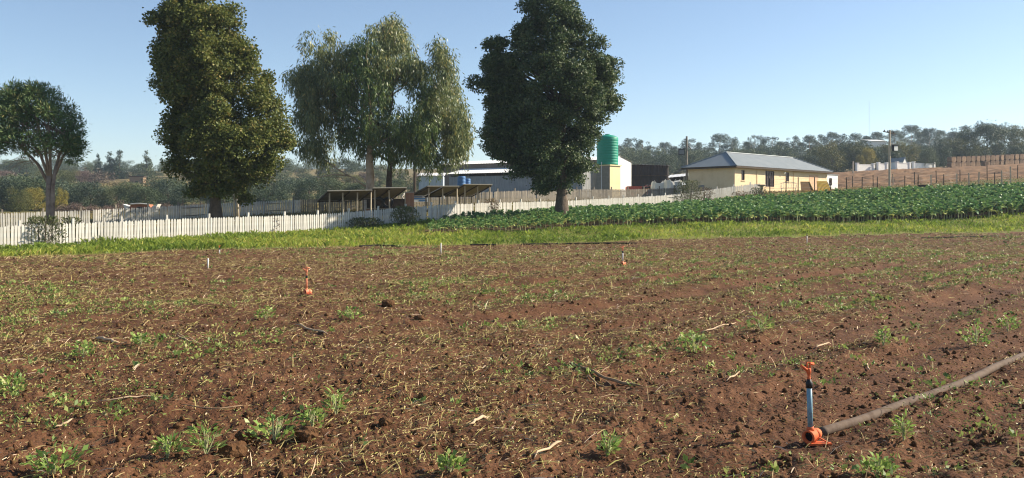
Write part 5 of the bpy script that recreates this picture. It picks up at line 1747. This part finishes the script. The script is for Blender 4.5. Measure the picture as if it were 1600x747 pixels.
def garden_bench():
    x, y, z = P(1232, 93.5)
    root = empty('garden_bench', (x, y, z), -.3, 'ornate white iron garden bench in front of the cream wall', 'bench')
    MB().box(-.8, .8, -.25, .2, .40, .45).obj('seat', M['white'], root)
    bk = MB()
    for k in range(7):
        xx = -.75 + k * .25
        bk.tube([(xx, .2, .45), (xx + .06, .22, .7), (xx, .24, .95)], .02, 5)
    bk.tube([(-.8, .24, .92), (-.4, .24, 1.02), (0, .24, 1.06), (.4, .24, 1.02), (.8, .24, .92)], .03, 6)
    bk.obj('backrest', M['white'], root)
    for xx in (-.75, .75):
        for yy in (-.22, .18):
            MB().tube([(xx, yy, -.1), (xx * .95, yy, .4)], .03, 6).obj('leg', M['white'], root)
        MB().tube([(xx, -.24, .42), (xx, -.26, .68), (xx, .22, .72)], .025, 6).obj('armrest', M['white'], root)
garden_bench()
def birdbath():
    x, y, z = P(1190, 91)
    root = empty('bird_bath', (x, y, z), 0, 'stone pedestal bird bath at the right end of the white fence', 'bird bath')
    MB().lathe([(0, -.1), (.26, -.1), (.24, .1), (.12, .18), (.10, .5), (.14, .68), (.12, .72), (0, .72)], 14).obj('pedestal', M['mortar'], root, True)
    MB().lathe([(.10, .72), (.34, .80), (.46, .92), (.44, .95), (.30, .86), (0, .84)], 18).obj('bowl', M['mortar'], root, True)
birdbath()
sb = empty('water_trough', P(1443, 99), .1, 'small black trough in the grass right of the pale floodlight pole', 'trough')
MB().add([(-.45, -.25, -.05), (.45, -.25, -.05), (.45, .25, -.05), (-.45, .25, -.05), (-.55, -.32, .34), (.55, -.32, .34), (.55, .32, .34), (-.55, .32, .34), (-.47, -.25, .34), (.47, -.25, .34), (.47, .25, .34), (-.47, .25, .34), (-.4, -.2, .1), (.4, -.2, .1), (.4, .2, .1), (-.4, .2, .1)],
         [(0, 1, 5, 4), (1, 2, 6, 5), (2, 3, 7, 6), (3, 0, 4, 7), (4, 5, 9, 8), (5, 6, 10, 9), (6, 7, 11, 10), (7, 4, 8, 11), (8, 9, 13, 12), (9, 10, 14, 13), (10, 11, 15, 14), (11, 8, 12, 15), (12, 13, 14, 15)]).obj('tub', M['black'], sb)

# ------------------------------------------------------------------ WIRE FENCES
def wire_fence(posts, label, dark, pale=()):
    p0 = P(posts[0][0], posts[0][1])
    root = empty('wire_fence', p0, 0, label, 'wire fence')
    tops = []
    rng = np.random.default_rng(len(posts))
    for (px, Z, hh) in posts:
        x, y, z = P(px, Z)
        l = Vector((x - p0[0], y - p0[1], z - p0[2]))
        pal = px in pale
        tl = rng.normal() * .03
        MB().tube([l + Vector((0, 0, -.3)), l + Vector((tl, 0, hh))], [.075, .07] if pal else [.055, .05], 7).obj('post', M['palewood' if pal else 'darkwood'], root)
        tops.append((l, hh))
    for f_ in (.3, .6, .9):
        mb = MB()
        mb.tube([l + Vector((0, -.06, hh * f_ if hh < 1.7 else 1.35 * f_)) for l, hh in tops], .008, 4, False)
        mb.obj('wire', M['wire'], root)
wire_fence([(1203, 91, 1.55), (1228, 92, 1.5), (1247, 92.5, 1.55), (1273, 93.5, 1.5), (1298, 95, 1.4), (1323, 95, 1.45), (1347, 95.5, 1.45), (1371, 97, 1.45), (1413.6, 98, 1.45), (1434.5, 98.5, 1.5), (1455, 100, 1.4), (1474.5, 100, 1.4),
            (1495, 102, 1.4), (1514, 102, 1.4), (1529, 102, 1.5), (1554, 101, 1.4), (1565.5, 101, 1.6), (1579, 101.5, 2.0), (1612, 102, 1.5)],
           'nearer wire fence on thin dark and pale posts, from the house to the right edge', True, (1455, 1495, 1514, 1529, 1565.5, 1579))
wire_fence([(1332.5, 112, 1.5), (1364.6, 112, 1.5), (1395.5, 112, 1.5), (1429, 112, 1.6), (1463.4, 113, 1.6), (1500, 113, 1.5), (1542.5, 112, 2.3), (1590, 113, 1.6)],
           'farther wire fence along the foot of the ploughed hillside', True, (1395.5,))
for px, Z, hh, label in [(1333, 165, 2.4, 'lone pale gatepost on the hillside right of the house')]:
    r_ = empty('gatepost', P(px, Z), 0, label, 'post')
    MB().tube([(0, 0, -.3), (0, 0, hh)], .16, 8).obj('post', M['palewood'], r_)

# ------------------------------------------------------------------ WHITE WALLS ON THE HILL
def white_walls():
    def wall(px0, px1, Z, pyt, label, notch=False):
        x0, y0, z0 = P(px0, Z)
        w = (px1 - px0) / F * Z
        h = CAMZ - (pyt - Y0) * Z / F - z0
        h = max(h, 1.2)
        root = empty('garden_wall', (x0, y0, z0), .5, label, 'wall')
        w *= 1.28
        MB().box(0, w, 0, .25, -.8, h).obj('wall', M['whitewall'], root)
        MB().box(-.04, w + .04, -.05, .30, h + .001, h + .1).obj('coping', M['whitewall'], root)
        for xx in (0, w):
            MB().box(xx - .28, xx + .28, -.15, .40, -.8, h + .25).obj('pier', M['whitewall'], root)
            MB().box(xx - .36, xx + .36, -.22, .47, h + .251, h + .38).obj('pier_cap', M['whitewall'], root)
    wall(1340, 1369, 205, 257, 'white plastered wall with piers, leftmost on the hilltop')
    wall(1373, 1388, 207, 256, 'short bright white wall left of the pale floodlight pole')
    wall(1402, 1425, 212, 255, 'grey-white wall right of the pale floodlight pole')
    wall(1428, 1466, 216, 255, 'low white wall behind the silvery bush')
    # white house gable behind
    x, y, z = P(1414, 222)
    cs = (CAMZ - (246 - Y0) * 222 / F - z) / 4.97
    root = empty('cottage', (x, y, z), .65, 'white cottage with pointed gable behind the hilltop walls', 'cottage')
    w = 2.6
    root.scale = (cs,) * 3
    MB().add([(-w / 2, 0, -.5), (w / 2, 0, -.5), (w / 2, 0, 3.2), (0, 0, 4.9), (-w / 2, 0, 3.2), (-w / 2, 6, -.5), (w / 2, 6, -.5), (w / 2, 6, 3.2), (0, 6, 4.9), (-w / 2, 6, 3.2)],
             [(0, 1, 2, 3, 4), (9, 8, 7, 6, 5), (0, 5, 6, 1), (1, 6, 7, 2), (4, 9, 5, 0)]).obj('wall', M['whitewall'], root)
    MB().quadplate((-w / 2 - .2, -.2, 3.12), (0, -.2, 4.97), (0, 6.2, 4.97), (-w / 2 - .2, 6.2, 3.12), .08).quadplate((0, -.2, 4.97), (w / 2 + .2, -.2, 3.12), (w / 2 + .2, 6.2, 3.12), (0, 6.2, 4.97), .08).obj('roof', M['roof'], root)
    x, y, z = P(1360, 300)
    ph = CAMZ - (217 - Y0) * 300 / F - z
    root = empty('long_building', (x, y, z), .1, 'pale flat-roofed building half hidden by trees behind the right floodlight lamp', 'building')
    MB().box(0.2, 5.4, 0, 6, -.5, ph - .8).obj('wall', M['whitewall'], root)
    MB().quadplate((0, -.4, ph - .79), (5.7, -.4, ph - .79), (5.7, 6, ph + .1), (0, 6, ph + .1), .12).obj('roof', M['brightroof'], root)
white_walls()

# ------------------------------------------------------------------ HAY BALES
def hay():
    rng = np.random.default_rng(3)
    import bmesh
    mes = []
    for k in range(3):
        bm = bmesh.new()
        bmesh.ops.create_cube(bm, size=1)
        bmesh.ops.subdivide_edges(bm, edges=bm.edges[:], cuts=4, use_grid_fill=True)
        for v_ in bm.verts:
            c = v_.co
            r = 1 - .12 * (abs(2 * c.x) ** 6 * abs(2 * c.z) ** 6) - .08 * abs(2 * c.x) ** 8
            nz = .05 * (vnoise(np.array([c.x * 4 + k * 9]), np.array([c.z * 4 + c.y * 3]), 8)[0] - .5)
            v_.co = Vector((c.x * 1.78 * (r + nz), c.y * 1.15 * (r + nz), (c.z * (r + nz) + .5) * 1.22))
        me = bpy.data.meshes.new('hay_bale'); bm.to_mesh(me); bm.free(); me.materials.append(M['hay']); mes.append(me)
    n0 = 17
    pts = []
    for k in range(n0):
        px = 1486 + k * 7.6 + (k % 3) * .3
        Z = 192 + k * .8
        x, y, z = P(px, Z)
        pts.append((x, y, z))
    for k, (x, y, z) in enumerate(pts):
        if k == 6: continue
        o = link('hay_bale', mes[k % 3], None, None, (x, y, z - .05), rng.normal() * .05 + .5)
        tag(o, 'brown hay bale in the bottom layer of the long hay stack on the hill', 'hay bale', 'bottom layer of the hay stack')
    for k, (x, y, z) in enumerate(pts[:-1]):
        o = link('hay_bale', mes[(k + 1) % 3], None, None, (x + .5, y + .8, max(z, pts[k + 1][2]) + 1.16), rng.normal() * .07 + .5)
        tag(o, 'brown hay bale in the top layer of the long hay stack on the hill', 'hay bale', 'top layer of the hay stack')
hay()

# ------------------------------------------------------------------ labels that tell the members of a row apart
ORD = ['first', 'second', 'third', 'fourth', 'fifth', 'sixth', 'seventh', 'eighth', 'ninth', 'tenth', 'eleventh', 'twelfth', 'thirteenth', 'fourteenth', 'fifteenth', 'sixteenth', 'seventeenth', 'eighteenth']
def ordinals(group, kind, marks):
    ms = [o for o in bpy.data.objects if o.parent is None and o.get('group') == group]
    px = lambda o: 800 + F * o.location.x / o.location.y
    ms.sort(key=px)
    for lo, hi, ph in marks:
        sel = [o for o in ms if lo <= px(o) < hi]
        for i, o in enumerate(sel):
            o['label'] = (ORD[i] + ' ' if len(sel) > 1 else '') + kind + ' from the left, ' + ph if len(sel) > 1 else kind + ' ' + ph
RIGHT = [(-99, 1073, 'left of the dark floodlight pole'), (1073, 1150, 'above the left slope of the house roof'), (1150, 1235, 'above the house roof ridge'), (1235, 1315, 'above the right slope of the house roof'),
         (1315, 1391, 'between house and pale floodlight pole'), (1391, 1480, 'between pale floodlight pole and hay stack'), (1480, 9999, 'above the hay stack')]
LEFT = [(-999, 78, 'left of the pine trunk'), (78, 150, 'between pine trunk and small conifer'), (150, 226, 'between the small conifer and the tall olive tree'), (226, 462, 'behind the tall olive tree'), (462, 9999, 'behind the weeping gum tree')]
ordinals('gum trees along the right skyline', 'hazy skyline gum', RIGHT)
ordinals('bushy trees below the right skyline gums', 'grey-green bushy tree', RIGHT)
ordinals('trees along the left hill crest', 'hill crest tree', LEFT)
ordinals('trees half way up the left hill', 'mid-slope bushy tree', LEFT)
ordinals('trees in the wood behind the rear fence', 'grey-green wood tree', LEFT)
ordinals('low bushes at the foot of the left wood', 'low reddish-brown bush', LEFT)
ordinals('trees behind the ploughed hillside', 'tree behind the hillside', RIGHT)
ordinals('bottom layer of the hay stack', 'bottom-layer hay bale', [(-99, 9999, 'in the long stack')])
ordinals('top layer of the hay stack', 'top-layer hay bale', [(-99, 9999, 'in the long stack')])
# ------------------------------------------------------------------ HAZE
def haze():
    o = MB().box(-1600, 1600, -1600, 1600, -14, 62).obj('haze', None)
    m = bpy.data.materials.new('pale_haze')
    m.use_nodes = True
    nt = m.node_tree
    nt.nodes.remove(nt.nodes['Principled BSDF'])
    pv = nt.nodes.new('ShaderNodeVolumePrincipled')
    pv.inputs['Color'].default_value = (.66, .82, 1.0, 1)
    pv.inputs['Density'].default_value = HAZE
    pv.inputs['Anisotropy'].default_value = .2
    nt.links.new(pv.outputs[0], nt.nodes['Material Output'].inputs['Volume'])
    o.data.materials.append(m)
    tag(o, kind='stuff')
HAZE = .00027
haze()
print('objects', len(bpy.data.objects))
